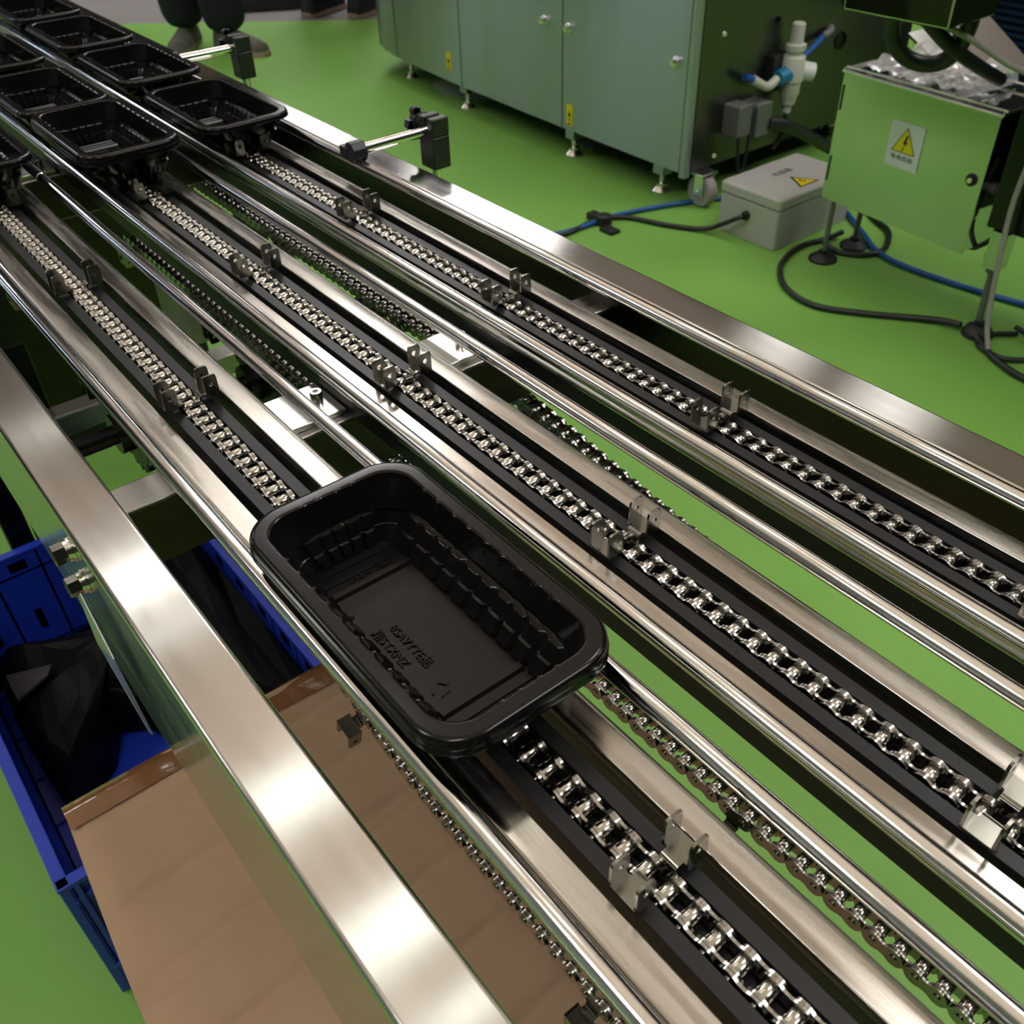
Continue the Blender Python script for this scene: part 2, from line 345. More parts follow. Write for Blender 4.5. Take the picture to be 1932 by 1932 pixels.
# crossbars with mounting plates and cap screws
def cap_screw(x, y, z, parent):
    s_ = part('cap_screw', MB().lathe((x, y, z), [(4.6, 0), (4.6, 7.2), (4.2, 7.8), (2.4, 7.8), (2.3, 4.0), (0.2, 4.0)], 20), M['plate'], parent, label='socket head cap screw')
for cx in (-1290, -642, -4, 640):
    part('crossbar', MB().extrude(rrect(cx - 15.5, cx + 15.5, -82, -32, 2), -80, 343, 'y'), M['crossbar'], cv, angle=50)
    part('dark_reflection_sheet', MB().box(cx + 15.5, cx + 16.3, -80, 341, -80.5, -34), M['dark_sheet'], cv, smooth=False, label='dark sheet on the crossbar face in place of a dark reflection')  # added sheet, its dark colour stands in for a dark reflection in the steel
    for y0, y1 in ((44, 90), (174, 218)):
        pl = part('mounting_plate', MB().box(cx - 36, cx + 9, y0, y1, -31.9, -27.5), M['plate'], cv, bevel=0.6)
        cap_screw(cx - 14, (y0 + y1) / 2 + 12, -27.5, pl)
    for lv in LV:
        for sgn in (-1, 1):
            a, b = sorted((lv + sgn * 14, lv + sgn * 21)); ofs = -24 if sgn < 0 else 12
            part('track_clip', MB().extrude(rrect(cx - 22 + ofs, cx + 34 + ofs, a, b, 2.5), -34, -29, 'z'), M['crossbar'], cv)
    # rod stand under each pair of rods
    for lv in LV:
        for sgn in (-1, 1):
            v = lv + sgn * 49.5
            if abs(cx) > 600 and cx != -642: part('rod_stand', MB().cyl((cx, v, -32), (cx, v, 1), 3.4, seg=12), M['rod'], cv)
# legs and lower rails
for ux in (-775, 640):
    for v in (-97, 361):
        lg = part('leg', MB().extrude(rrect(ux - 20, ux + 20, v - 17, v + 17, 4), -ZF + 40, -162, 'z'), M['darksteel'], cv, angle=50)
        part('levelling_foot', MB().lathe((ux, v, -ZF), [(30, 0), (30, 8), (10, 14), (10, 42)], 20), M['rubber'], lg)
    part('lower_rail', MB().extrude(rrect(ux - 18, ux + 18, -430, -395, 4), -80, 343, 'y'), M['crossbar'], cv, angle=50)
part('drive_cabinet', MB().extrude(rrect(-2150, -1290, -60, 420, 6), -ZF + 30, -330, 'z'), M['dark_sheet'], cv, angle=50, label='dark cabinet under the far part of the deck')
part('drive_guard', MB().extrude(rrect(-806, -796, -75, 14, 2), -700, -293, 'z'), M['dark_sheet'], cv, angle=50, label='dark upright guard plate below the deck')
# idler shaft with sprockets under the deck
IDX, IDZ = -262.0, -146.0
sh = part('idler_shaft', MB().cyl((IDX, -78, IDZ), (IDX, 341, IDZ), 9, seg=18), M['darksteel'], cv)
for lv in LV:
    teeth = []
    nt_ = 20
    for i in range(nt_ * 4):
        g = 2 * PI * i / (nt_ * 4); r = (37, 43.5, 43.5, 37)[i % 4]; teeth.append((IDX + r * math.cos(g), IDZ + r * math.sin(g)))
    part('sprocket', MB().extrude(teeth, lv - 3.4, lv + 3.4, 'y').cyl((IDX, lv - 16, IDZ), (IDX, lv + 16, IDZ), 19, seg=20), M['darksteel'], sh, smooth=False)
part('bearing_block', MB().extrude(rrect(IDX - 32, IDX + 32, IDZ - 24, IDZ + 24, 8), 66, 84, 'y'), M['darksteel'], cv)
mo = part('gear_motor', MB().extrude(rrect(-640, -545, 160, 232, 12), -245, -165, 'z').cyl((-592, 232, -205), (-592, 330, -205), 34, seg=24).cyl((-640, 196, -205), (-668, 196, -205), 22, seg=20), M['motor'], cv, bevel=2)
part('rating_label', MB().box(-628, -586, 166, 184, -165, -164.3), M['yellow'], mo, smooth=False, label='worn yellow rating label on the motor')
part('conduit_box', MB().extrude(rrect(-545, -500, 180, 240, 6), -210, -150, 'z'), M['motor'], mo, bevel=2)
# side bolts
for ux, uz in ((27, -29), (28, -55)):
    bo = part('side_bolt', MB().lathe((ux, -115.2, uz), [(8.5, 0), (8.5, 1.6), (7.2, 1.7), (7.2, 4.0)], 24, (0, -1, 0)), M['rod'], cv, label='hexagon head bolt on the outer face')
    hx = MB().lathe((ux, -119.2, uz), [(6.6, 0), (6.6, 7.0), (5.6, 7.9)], 6, (0, -1, 0)); part('bolt_head', hx, M['bracket'], bo, angle=20)
# guide rod brackets with star knobs on the far side
for bx in (-338, -800):
    rt = MB().cyl((bx, 316, 16), (bx, 402, 16), 5.6, seg=20)
    ar = part('rod_bracket', rt, M['rod'], cv, label='clamp bracket with black star knob holding the far guide rod')
    # octagonal head gripping the guide rod
    oc = [(bx + 11 * math.cos(PI / 8 + PI / 4 * i), 15 + 11 * math.sin(PI / 8 + PI / 4 * i)) for i in range(8)]
    part('clamp_head', MB().extrude(oc, 305, 321, 'y').box(bx - 19, bx - 4, 304, 316, 8, 19), M['black'], ar, bevel=1)
    bl = MB()
    py0, py1 = 397, 419
    bl.box(bx - 11, bx + 15, py0, py1, -22, 12)
    bl.box(bx - 11, bx - 1, py0, py1, 12, 31); bl.box(bx + 5, bx + 15, py0, py1, 12, 31)
    part('clamp_block', bl, M['black'], ar, bevel=1.6)
    part('clamp_post', MB().cyl((bx + 2, 408, -150), (bx + 2, 408, -20), 5.2, seg=18), M['rod'], ar)
    part('post_foot', MB().box(bx - 12, bx + 16, 378, 418, -162, -132), M['black'], ar, bevel=2)
    kn = MB().lathe((bx - 11, 404, 21), [(4, 0), (4, 6), (9, 8), (9, 15), (6, 17)], 16, (-1, 0, 0))
    for i in range(4):
        g = PI / 4 * 0 + PI / 2 * i + 0.25; cy, cz = 404 + 11 * math.cos(g), 21 + 11 * math.sin(g)
        kn.cyl((bx - 19, cy, cz), (bx - 27, cy, cz), 4.8, 4.2, seg=12)
        kn.box(bx - 27, bx - 19, min(404, cy) - 3.2, max(404, cy) + 3.2, min(21, cz) - 3.2, max(21, cz) + 3.2)
    part('star_knob', kn, M['black'], ar, bevel=0.8)
# hanging tag on the lower bolt
tg = MB()
for k, (a, b) in enumerate((((24, -121.5, -60), (33, -121.2, -58)), ((40, -124, -96), (70, -122, -86)), ((86, -121.5, -142), (92, -121, -139)))):
    for p in (a, b): tg.v += [p, (p[0] + .2, p[1] - .9, p[2])]
for r in range(2):
    o = r * 4
    tg.f += [(o, o + 2, o + 6, o + 4), (o + 1, o + 5, o + 7, o + 3), (o, o + 4, o + 5, o + 1), (o + 2, o + 3, o + 7, o + 6)]
tg.f += [(0, 1, 3, 2), (8, 10, 11, 9)]
single('hanging_tag', tg, M['tag'], 'thin translucent tag hanging edge-on from the lower side bolt', 'tag', (24, -121, -60), smooth=False)

# ================================================================= CHAINS
PIT = 12.7; ZC = -19.5
def plate_outline(r=6.0, waist=4.3, cut=1.0):
    top = []
    n = 22
    for i in range(n + 1):
        x = -6.35 - r + (12.7 + 2 * r) * (1 - math.cos(PI * i / n)) / 2
        d = abs(abs(x) - 6.35)
        h = math.sqrt(max(0, r * r - d * d))
        if abs(x) < 6.35: h = max(h, waist)
        top.append((x, h))
    return [(x, -h) for x, h in top] + [(x, h) for x, h in top[::-1]][1:-1]
OUTP = plate_outline(6.0, 4.2); INP = plate_outline(6.2, 4.5)
mb_outer = MB()
for sg in (-1, 1):
    mb_outer.extrude(OUTP, sg * 5.6, sg * 7.1, 'y')
for px in (-6.35, 6.35): mb_outer.lathe((px, -8.1, 0), [(1.9, 0), (2.25, .4), (2.25, 15.8), (1.9, 16.2)], 12, (0, 1, 0))
mb_inner = MB()
for sg in (-1, 1): mb_inner.extrude(INP, sg * 3.95, sg * 5.4, 'y')
mb_roller = MB().lathe((0, -3.85, 0), [(3.2, 0), (4.05, 0.05), (4.25, .4), (4.25, 7.3), (4.05, 7.65), (3.2, 7.7)], 20, (0, 1, 0))
def mk_bracket(sg):
    b = MB(); y = lambda q: sg * q
    zt = 11.2                               # wing height above the pin line
    def bx(x0, x1, a, c, z0, z1): p, q = sorted((y(a), y(c))); b.box(x0, x1, p, q, z0, z1)
    bx(-4.6, 4.6, 5.6, 7.1, 3.0, zt - 1.2)
    # rolled bend
    n0 = len(b.v)
    for i in range(6):
        g = PI / 2 * i / 5
        for rr in (2.6, 1.1):
            for xx in (-4.6, 4.6): b.v.append((xx, y(8.2 - rr * math.cos(g)), zt - 2.6 + rr * math.sin(g)))
    for i in range(5):
        o = n0 + i * 4
        b.f += [(o, o + 1, o + 5, o + 4), (o + 2, o + 6, o + 7, o + 3), (o, o + 4, o + 6, o + 2), (o + 1, o + 3, o + 7, o + 5)]
    b.f += [(n0, n0 + 2, n0 + 3, n0 + 1), (n0 + 20, n0 + 21, n0 + 23, n0 + 22)]
    b.extrude([(-4.6, y(8.2)), (4.6, y(8.2)), (4.6, y(10.0)), (7.1, y(10.6)), (7.1, y(20.0)), (-7.1, y(20.0)), (-7.1, y(10.6)), (-4.6, y(10.0))], zt - 1.5, zt, 'z')
    w0, w1 = sorted((y(10.0), y(19.8)))
    for xs in (-1, 1):
        t0, t1 = sorted((xs * 6.4, xs * 7.9))
        b.holed(w0, w1, zt - 1.5, 26.2, y(14.8), 19.5, 1.9, t0, t1, 'x', 24, chamfer=1.6)
    return b
mb_brk = {-1: mk_bracket(-1), 1: mk_bracket(1)}
ME_OUT = mesh_of('outer_link', mb_outer, M['chain'], True, 40); ME_IN = mesh_of('inner_link', mb_inner, M['chain'], True, 40)
ME_ROL = mesh_of('roller', mb_roller, M['roller'], True, 40)
ME_BR = {k: mesh_of('pusher_bracket', v, M['bracket'], True, 25) for k, v in mb_brk.items()}
def obj(name, me, parent, loc=(0, 0, 0), rot=(0, 0, 0)):
    o = bpy.data.objects.new(name, me); COL.objects.link(o); o.parent = parent
    o.location = [c * .001 for c in loc]; o.rotation_euler = rot; return o
def ret_z(u, lane):
    lo = (-166, -150, -128)[lane]; t = min(1, max(0, (u + 60) / 300.0)); t = t * t * (3 - 2 * t)
    if u < IDX: return IDZ + 47.6
    return (IDZ + 47.6) + (lo - IDZ - 47.6) * t
chain_lab = ['stainless roller chain of the left lane, under the nearest black tray', 'stainless roller chain running down the middle lane', 'stainless roller chain of the right lane, nearest the green-floor side panel']
PH = [-52.3, 20.4, -27.8]; RPH = [149 + 3, 359, 232]
SKIP = {(0, 1)}
for L in range(3):
    ch = thing('conveyor_chain', chain_lab[L], 'chain', (0, LV[L], ZC), group='chains in the three conveyor lanes')
    far = MB(); farr = MB()
    for j in range(-136, 54):
        u = PH[L] + j * PIT
        outer = j % 2 == 0
        if u > -345:
            o = obj('outer_link' if outer else 'inner_link', ME_OUT if outer else ME_IN, ch, (u, 0, 0))
            if not outer:
                for px in (-6.35, 6.35): obj('roller', ME_ROL, o, (px, 0, 0))
        else:
            far.add(mb_outer if outer else mb_inner, lambda p: (p[0] + u, p[1], p[2]))
            if not outer:
                for px in (-6.35, 6.35): far.add(mb_roller, lambda p: (p[0] + u + px, p[1], p[2]))
        if j % 18 == 0 and (L, j // 18) not in SKIP:
            if u > -345: 
                for sg in (-1, 1): obj('pusher_bracket', ME_BR[sg], o)
            else:
                for sg in (-1, 1): obj('pusher_bracket', ME_BR[sg], ch, (u, 0, 0))
    fo = part('far_links', far, M['chain'], ch, angle=40, local=True); fo['kind'] = 'stuff'
    # lower (return) strand, brackets hanging down
    low = MB()
    u = -700.0; j = 0
    start = RPH[L] - 18 * PIT * 4
    for j in range(0, 120):
        u = start + j * PIT
        if u > 700: break
        za = ret_z(u, L); sl = math.atan2(ret_z(u + 6, L) - ret_z(u - 6, L), 12)
        outer = j % 2 == 0
        if u > 120:
            o = obj('outer_link' if outer else 'inner_link', ME_OUT if outer else ME_IN, ch, (u, 0, za - ZC), (0, PI - 0 - sl * -1 + 0, 0))
            o.rotation_euler = (0, PI - sl, 0)
            if not outer:
                for px in (-6.35, 6.35): obj('roller', ME_ROL, o, (px, 0, 0))
            par, lc, rt = o, (0, 0, 0), (0, 0, 0)
        else:
            R = Matrix.Rotation(PI - sl, 3, 'Y')
            def tf(p, dx=0): q = R @ Vector((p[0] + dx, p[1], p[2])); return (q.x + u, q.y, q.z + za - ZC)
            low.add(mb_outer if outer else mb_inner, tf)
            if not outer:
                for px in (-6.35, 6.35): low.add(mb_roller, lambda p: tf(p, px))
            par, lc, rt = ch, (u, 0, za - ZC), (0, PI - sl, 0)
        if j % 18 == 0:
            for sg in (-1, 1): obj('pusher_bracket', ME_BR[sg], par, lc, rt)
    lo = part('return_links', low, M['chain'], ch, angle=40, local=True); lo['kind'] = 'stuff'

# ================================================================= TRAYS
TL, TW, TD = 95.25, 52.5, 38.0          # half length, half width, depth
def tray_mesh():
    mb = MB(); per = []
    def outline(hl, hw, r, nc=14, step=2.2):
        """points around a rounded rectangle with matching counts"""
        out = []
        for (cx, cy, a, dx, dy, ln) in ((hl - r, hw - r, 0, -1, 0, 2 * (hl - r)), (-(hl - r), hw - r, 90, 0, -1, 2 * (hw - r)), (-(hl - r), -(hw - r), 180, 1, 0, 2 * (hl - r)), (hl - r, -(hw - r), 270, 0, 1, 2 * (hw - r))):
            for i in range(nc):
                g = math.radians(a + 90 * i / (nc - 1)); out.append((cx + r * math.cos(g), cy + r * math.sin(g), math.cos(g), math.sin(g), 'c', 0))
            k = 64 if ln > 100 else 32
            ex, ey = out[-1][0], out[-1][1]; nx, ny = out[-1][2], out[-1][3]
            for i in range(1, k): out.append((ex + dx * ln * i / k, ey + dy * ln * i / k, nx, ny, 'l' if ln > 100 else 's', i / k))
        return out
    def rib(kind, t, n_long=10, n_short=5):
        """0..1 profile of the repeated wall blocks; 1 on a block, 0 in the groove"""
        if kind == 'c': return 0.0
        n = n_long if kind == 'l' else n_short
        f = (t * n) % 1.0; e = 0.12
        return max(0.0, min(1.0, f / e, (1 - f) / e)) if False else (0.0 if f < 0.10 or f > 0.90 else 1.0)
    levels = []      # (hl, hw, r, z, kind of modulation)
    levels.append((TL, TW, 25, -6, 0)); levels.append((TL - .3, TW - .3, 24.8, -5.2, 0)); levels.append((TL - .6, TW - .6, 24.6, -2.2, 0)); levels.append((TL - 1.2, TW - 1.2, 24, -1.2, 0)); levels.append((TL - 2.2, TW - 2.2, 23.2, -0.45, 0)); levels.append((TL - 3.2, TW - 3.2, 22.4, -0.1, 0)); levels.append((TL - 3.8, TW - 3.8, 22, 0, 0)); levels.append((TL - 9.0, TW - 9.0, 17.8, 0, 0))
    levels.append((TL - 9.5, TW - 9.5, 17.4, -0.05, 1)); levels.append((TL - 10.4, TW - 10.4, 17, -0.7, 1)); levels.append((TL - 10.7, TW - 10.7, 16.8, -1.6, 1)); levels.append((TL - 11.0, TW - 11.0, 16.6, -3.6, 1)); levels.append((TL - 11.1, TW - 11.1, 16.6, -4.2, 0))
    levels.append((TL - 11.3, TW - 11.2, 17.5, -5.4, 0)); levels.append((TL - 12.2, TW - 12, 22, -13, 0)); levels.append((TL - 13.0, TW - 12.8, 26, -19, 0)); levels.append((TL - 13.2, TW - 13.0, 26, -20, 0))
    levels.append((TL - 14.4, TW - 14.4, 15, -20.8, 2)); levels.append((TL - 15.2, TW - 15.6, 14, -22.0, 2)); levels.append((TL - 17.2, TW - 20.0, 12, -29.0, 2)); levels.append((TL - 17.8, TW - 20.6, 12, -29.4, 3)); levels.append((TL - 20.4, TW - 25.6, 10, -36.6, 3)); levels.append((TL - 20.8, TW - 26.2, 9.6, -TD, 0))
    rings = []
    for hl, hw, r, z, md in levels:
        ring = []
        for x, y, nx, ny, kind, t in outline(hl, hw, r):
            off = 0.0
            if md == 1:
                n = 10 if kind == 'l' else 5
                if kind != 'c':
                    f = (t * n) % 1.0; off = -1.3 if (f < 0.14) else 0.0
            if md == 2: off = -1.6 * rib(kind, t)
            if md == 3: off = -2.6 * rib(kind, t)
            ring.append((x + nx * off, y + ny * off, z))
        rings.append(ring)
    n = len(rings[0])
    for ring in rings: mb.v += ring
    for a in range(len(rings) - 1):
        for i in range(n): j = (i + 1) % n; mb.f.append((a * n + i, a * n + j, (a + 1) * n + j, (a + 1) * n + i))
    # floor: strips across with two raised ribs, panel sunk between them
    hl, hw = levels[-1][0], levels[-1][1]
    base = (len(rings) - 1) * n
    mb.f.append(tuple(base + i for i in range(n)))
    return mb
tm = tray_mesh()
RIBS = []
for sx in (-1, 1):
    for c, w, h in ((49.5, 3.2, 1.9), (58.5, 1.3, 0.9), (66.5, 1.3, 0.9)):
        z = -TD
        RIBS.append(mesh_of('cross_rib', MB().extrude([(sx * (c - w), z), (sx * (c - w * .6), z + h), (sx * (c + w * .6), z + h), (sx * (c + w), z)], -24.0, 24.0, 'y'), M['tray'], True, 25))
def emb(txt, size, cx, cy, ang, dz=0.5):
    t = text_mesh(txt, size, 0.9); c, s_ = math.cos(ang), math.sin(ang)
    return MB().add(t, lambda p: (cx + p[0] * c - p[1] * s_, cy + p[0] * s_ + p[1] * c, -TD + dz + p[2]))
MARKS = [('embossed_text', emb('JOSCT GIIO', 5.2, -54, 3, PI / 2, 0.35)), ('embossed_text', emb('8SAVYYE\u54c1', 7.0, 4, -10.5, 0)), ('embossed_text', emb('\u7fd45TXMZ', 7.0, -1, -19.5, 0)), ('embossed_text', emb('A', 3.5, -32, -23, 0))]
for i in range(3):
    g = PI / 2 + i * 2 * PI / 3; h = g + 1.25
    MARKS.append(('recycling_arrow', MB().extrude([(36 + 5.5 * math.cos(g), -15 + 5.5 * math.sin(g)), (36 + 5.5 * math.cos(h), -15 + 5.5 * math.sin(h)), (36 + 3.7 * math.cos(h), -15 + 3.7 * math.sin(h)), (36 + 3.7 * math.cos(g), -15 + 3.7 * math.sin(g))], -TD, -TD + 0.8, 'z')))
MARKS = [(n_, mesh_of(n_, m_, M['tray'], False)) for n_, m_ in MARKS]
ME_TRAY = mesh_of('tray_shell', tm, M['tray'], True, 32)
def tray(x, lane_v, zr, label, group=None, rz=0.0, floor=True, marks=False):
    t = bpy.data.objects.new('food_tray', None); COL.objects.link(t)
    t.location = (x * .001, lane_v * .001, (zr - TD + ZF) * .001); t.rotation_euler = (0, 0, rz)
    t['label'] = label; t['category'] = 'tray'
    if group: t['group'] = group
    a = obj('shell', ME_TRAY, t, (0, 0, TD)); w = a.modifiers.new('weighted', 'WEIGHTED_NORMAL'); w.weight = 100; w.keep_sharp = True; a.modifiers.new('thickness', 'SOLIDIFY').thickness = 0.0005
    a.modifiers['thickness'].offset = -1 
    if floor:
        for me_ in RIBS: obj('cross_rib', me_, t, (0, 0, TD))
        if marks:
            for n_, me_ in MARKS: obj(n_, me_, t, (0, 0, TD))
    return t
GT = 'black trays riding on the conveyor'
tray(237.8, 0, 30.8, 'large black plastic tray in the foreground, upper of the nested two', GT, marks=True)
tray(237.8, 0, 26.7, 'black tray nested beneath the foreground tray, only its rim edge showing', GT, floor=False)
tray(-561, LV[2], 26.7, 'black tray in the right lane, nearest of its row, above the first pusher', GT)
tray(-791, LV[2], 26.7, 'second black tray of the right lane, counting from the near end', GT)
tray(-1009, LV[2], 26.7, 'third black tray of the right lane, counting from the near end', GT)
tray(-1224, LV[2], 26.7, 'farthest black tray of the right lane, at the top left corner', GT)
tray(-549, LV[1], 31.5, 'nearest black tray of the middle lane, upper of two nested', GT)
tray(-549, LV[1], 26.7, 'black tray nested under the nearest middle-lane tray', GT, floor=False)
tray(-753, LV[1], 26.7, 'second black tray of the middle lane, cut by the left edge', GT)
tray(-980, LV[1], 26.7, 'farthest black tray of the middle lane, its corner at the left edge', GT)
tray(-612, LV[0], 26.7, 'black tray in the left lane, its corner at the left edge', GT)
# ================================================================= BLUE CRATE, BAG, CARTON
cx0, cx1, cy0, cy1, cz1 = -736, -160, -238, 128, -560
cr = thing('plastic_crate', 'blue plastic crate on the green floor beside the near side panel', 'crate', ((cx0 + cx1) / 2, (cy0 + cy1) / 2, -ZF))
def crate_wall(a, b):
    """wall from a to b (outer face), inward normal to the left; ribbed, with hand slots at the ends"""
    a = Vector((a[0], a[1], 0)); b = Vector((b[0], b[1], 0)); d = (b - a); ln = d.length; d.normalize(); nn = Vector((-d.y, d.x, 0))
    m_ = MB()
    def blk(s0, s1, t0, t1, z0, z1):
        n = len(m_.v)
        for z in (z0, z1):
            for s_, t_ in ((s0, t0), (s1, t0), (s1, t1), (s0, t1)): q = a + d * s_ + nn * t_; m_.v.append((q.x, q.y, z))
        for q in ((0, 3, 2, 1), (4, 5, 6, 7), (0, 1, 5, 4), (1, 2, 6, 5), (2, 3, 7, 6), (3, 0, 4, 7)): m_.f.append(tuple(n + i for i in q))
    blk(3, ln - 3, 9, 12, -ZF + 4, cz1 - 4)
    blk(0, ln, -1, 13, cz1 - 7, cz1); blk(0, ln, 4, 12, cz1 - 40, cz1 - 34); blk(6, ln - 6, 0, 12, -ZF + 58, -ZF + 64); blk(8, ln - 8, 2, 12, -ZF + 4, -ZF + 58)
    k = max(3, int(ln / 70))
    for i in range(k + 1):
        s_ = 14 + (ln - 34) * i / k; blk(s_, s_ + 6, 0, 12, -ZF + 60, cz1 - 6)
    for i in range(k):
        s_ = 14 + (ln - 34) * (i + .5) / k
        blk(s_ - 14, s_ + 14, 3, 12, cz1 - 32, cz1 - 12); blk(s_ - 5, s_ + 8, 4, 12, -ZF + 90, -ZF + 132)
    blk(0, 10, 0.5, 12, -ZF + 4, cz1 - 7.5)
    return m_
for lab, a, b in (('end_wall', (cx1, cy1), (cx0, cy1)), ('side_wall', (cx0, cy1), (cx0, cy0)), ('end_wall', (cx0, cy0), (cx1, cy0)), ('side_wall', (cx1, cy0), (cx1, cy1))):
    part(lab, crate_wall(a, b), M['blue'], cr, smooth=False, bevel=1.2)
bt = MB().box(cx0 + 12, cx1 - 12, cy0 + 12, cy1 - 12, -ZF + 4, -ZF + 10)
for i in range(6): bt.box(cx0 + 30 + i * 90, cx0 + 36 + i * 90, cy0 + 12, cy1 - 12, -ZF, -ZF + 14)
part('base', bt, M['blue'], cr, smooth=False)

# crumpled black bag lying in the crate
bo_ = [(-700, -196), (-690, -120), (-650, -60), (-672, 20), (-715, 112), (-560, 114), (-420, 114), (-200, 112), (-185, 40), (-330, 0), (-500, -62), (-522, -100), (-468, -128), (-414, -190), (-462, -206), (-560, -212), (-630, -208)]
bm_ = MB(); c0 = Vector((-560, -60)); ringn = 7; nb = len(bo_)
for k in range(-1, ringn):
    kk = max(k, 0); f = 1 - kk / ringn * 0.96
    for i, (x, y) in enumerate(bo_):
        q = c0 + (Vector((x, y)) - c0) * f
        tall = max(0, min(1, (q.y - 10) / 60))
        hz = -ZF + 92 + 105 * tall + 50 * (1 - f ** 3) * (1 - tall * .6) + (noise.noise(Vector((q.x * .013, q.y * .013, 2))) * 34 if k > 0 else 0)
        if k == -1: hz = -ZF + 14
        bm_.v.append((q.x, q.y, hz))
for k in range(ringn):
    for i in range(nb):
        j = (i + 1) % nb; a, b, c, d = k * nb + i, k * nb + j, (k + 1) * nb + j, (k + 1) * nb + i
        bm_.f += [(a, b, c), (a, c, d)]
bm_.f.append(tuple(ringn * nb + i for i in range(nb)))
bag = thing('plastic_bag', 'crumpled black plastic bag lying inside the blue crate', 'bag', (-560, -60, -ZF + 12))
part('film', bm_, M['bag'], bag, smooth=False)
part('grey_flap', MB().quad((-612, -197, -664), (-578, -140, -652), (-560, -150, -650), (-553, -197, -662)).quad((-612, -197, -668), (-553, -197, -666), (-560, -150, -654), (-578, -140, -656)), M['bagfacet'], bag, smooth=False, label='dull grey flap on the bag')

# carton
kx0, kx1, ky0, ky1, kz = -146, 430, -196, 150, -430
ct = thing('cardboard_box', 'large brown cardboard box with tape along its end, under the conveyor', 'box', (140, -25, -ZF))
bd = MB(); nx, ny = 150, 30
creases = (-92, -22, 52, 66, 130, 205, 280, 350)
for i in range(nx + 1):
    for j in range(ny + 1):
        x = kx0 + (kx1 - kx0) * i / nx; y = ky0 + (ky1 - ky0) * j / ny
        # slight outward bow of the left edge
        yy = y - (9 * math.sin(PI * i / nx) + 12 * i / nx) * (1 - j / ny)
        z = kz + 3.0 * noise.noise(Vector((x * .012, y * .012, 0)))
        for c in creases:
            dd = (x + 0.06 * y - c) / 6.0; z -= 4.2 * math.exp(-dd * dd)
        e = min(i, nx - i, j, ny - j)
        if e == 0: z = kz - 5
        bd.v.append((x, yy, z))
for i in range(nx):
    for j in range(ny): a = i * (ny + 1) + j; bd.f.append((a, a + ny + 1, a + ny + 2, a + 1))
part('top_flap', bd, M['carton'], ct, angle=60)
sd = MB()
top = lambda i, j: bd.v[i * (ny + 1) + j]
edge = [top(i, 0) for i in range(nx + 1)] + [top(nx, j) for j in range(1, ny + 1)] + [top(i, ny) for i in range(nx - 1, -1, -1)] + [top(0, j) for j in range(ny - 1, 0, -1)]
ne = len(edge); sd.v += edge + [(x, y, -ZF) for x, y, z in edge]
for i in range(ne): j = (i + 1) % ne; sd.f.append((i, j, ne + j, ne + i))
sd.f.append(tuple(ne + i for i in range(ne)))
part('side_panels', sd, M['carton'], ct, smooth=False)
tp = MB(); nn_ = 30
for j in range(nn_ + 1):
    y = ky0 - 1 + (ky1 - ky0) * j / nn_
    dz = 1.6 * noise.noise(Vector((y * .05, 3, 1)))
    for k, (x, z) in enumerate(((kx0 - 1.6, kz - 46), (kx0 - 1.8, kz - 6), (kx0 + 1.5, kz - .6 + max(0, dz)), (kx0 + 16, kz + 2.2 + dz * .6), (kx0 + 34, kz + 2.0 - dz * .5))): tp.v.append((x, y, z))
for j in range(nn_):
    for k in range(4): a = j * 5 + k; tp.f.append((a, a + 5, a + 6, a + 1))
part('packing_tape', tp, M['tape'], ct, angle=60, label='shiny brown packing tape over the far edge')

# ================================================================= PACKAGING MACHINE
pm = thing('packing_machine', 'large brushed stainless packing machine with rounded end, behind the conveyor', 'machine', (-2200, 2400, -ZF))
ZB, ZT = -696, 520
fr = [(-1355, 1951), (-1640, 1958), (-1924, 1966), (-2250, 1980), (-2580, 1996), (-2820, 2016), (-3035, 2039), (-3160, 2062), (-3262, 2098), (-3330, 2160), (-3362, 2250)]
def sheet(pts, z0, z1, th=14):
    out = []
    P = [Vector(p) for p in pts]
    inn = []
    for i, p in enumerate(P):
        d = (P[min(i + 1, len(P) - 1)] - P[max(i - 1, 0)]).normalized(); inn.append(p + Vector((d.y, -d.x)) * -th if False else p + Vector((-d.y, d.x)) * (-th))
    return [tuple(p) for p in P] + [tuple(p) for p in inn[::-1]]
def seg(u0, u1):
    """piece of the front outline between two u values (u0 > u1)"""
    def at(u):
        for a, b in zip(fr, fr[1:]):
            if b[0] <= u <= a[0]:
                t = (a[0] - u) / (a[0] - b[0]); return (u, a[1] + (b[1] - a[1]) * t)
    return [at(u0)] + [p for p in fr if u1 < p[0] < u0] + [at(u1)]
core = [(x, y + 16) for x, y in fr] + [(-3362, 3000), (-1372, 3000), (-1372, 1970)]
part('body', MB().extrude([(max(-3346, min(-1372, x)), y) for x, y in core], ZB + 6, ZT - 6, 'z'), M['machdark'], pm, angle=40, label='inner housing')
doors = []
for u0, u1 in ((-1378, -1921), (-1927, -2521), (-2527, -3030)):
    d_ = part('door', MB().extrude(sheet(seg(u0, u1), ZB, ZT), ZB, ZT, 'z'), M['machine'], pm, angle=40); doors.append(d_)
part('end_panel', MB().extrude(sheet([p for p in seg(-3036, -3361)] + [(-3362, 2250), (-3364, 2900)], ZB, ZT), ZB, ZT, 'z'), M['machine'], pm, angle=40, label='rounded end panel')
part('corner_post', MB().extrude(rrect(-1376, -1352, 1949, 1975, 5), ZB - 12, ZT, 'z'), M['machine'], pm, angle=40)
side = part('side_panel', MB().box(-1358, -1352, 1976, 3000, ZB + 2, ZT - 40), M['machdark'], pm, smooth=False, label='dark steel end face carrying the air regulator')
part('top_trim', MB().box(-1380, -1346, 1940, 3000, ZT - 40, ZT - 20), M['edge'], pm)
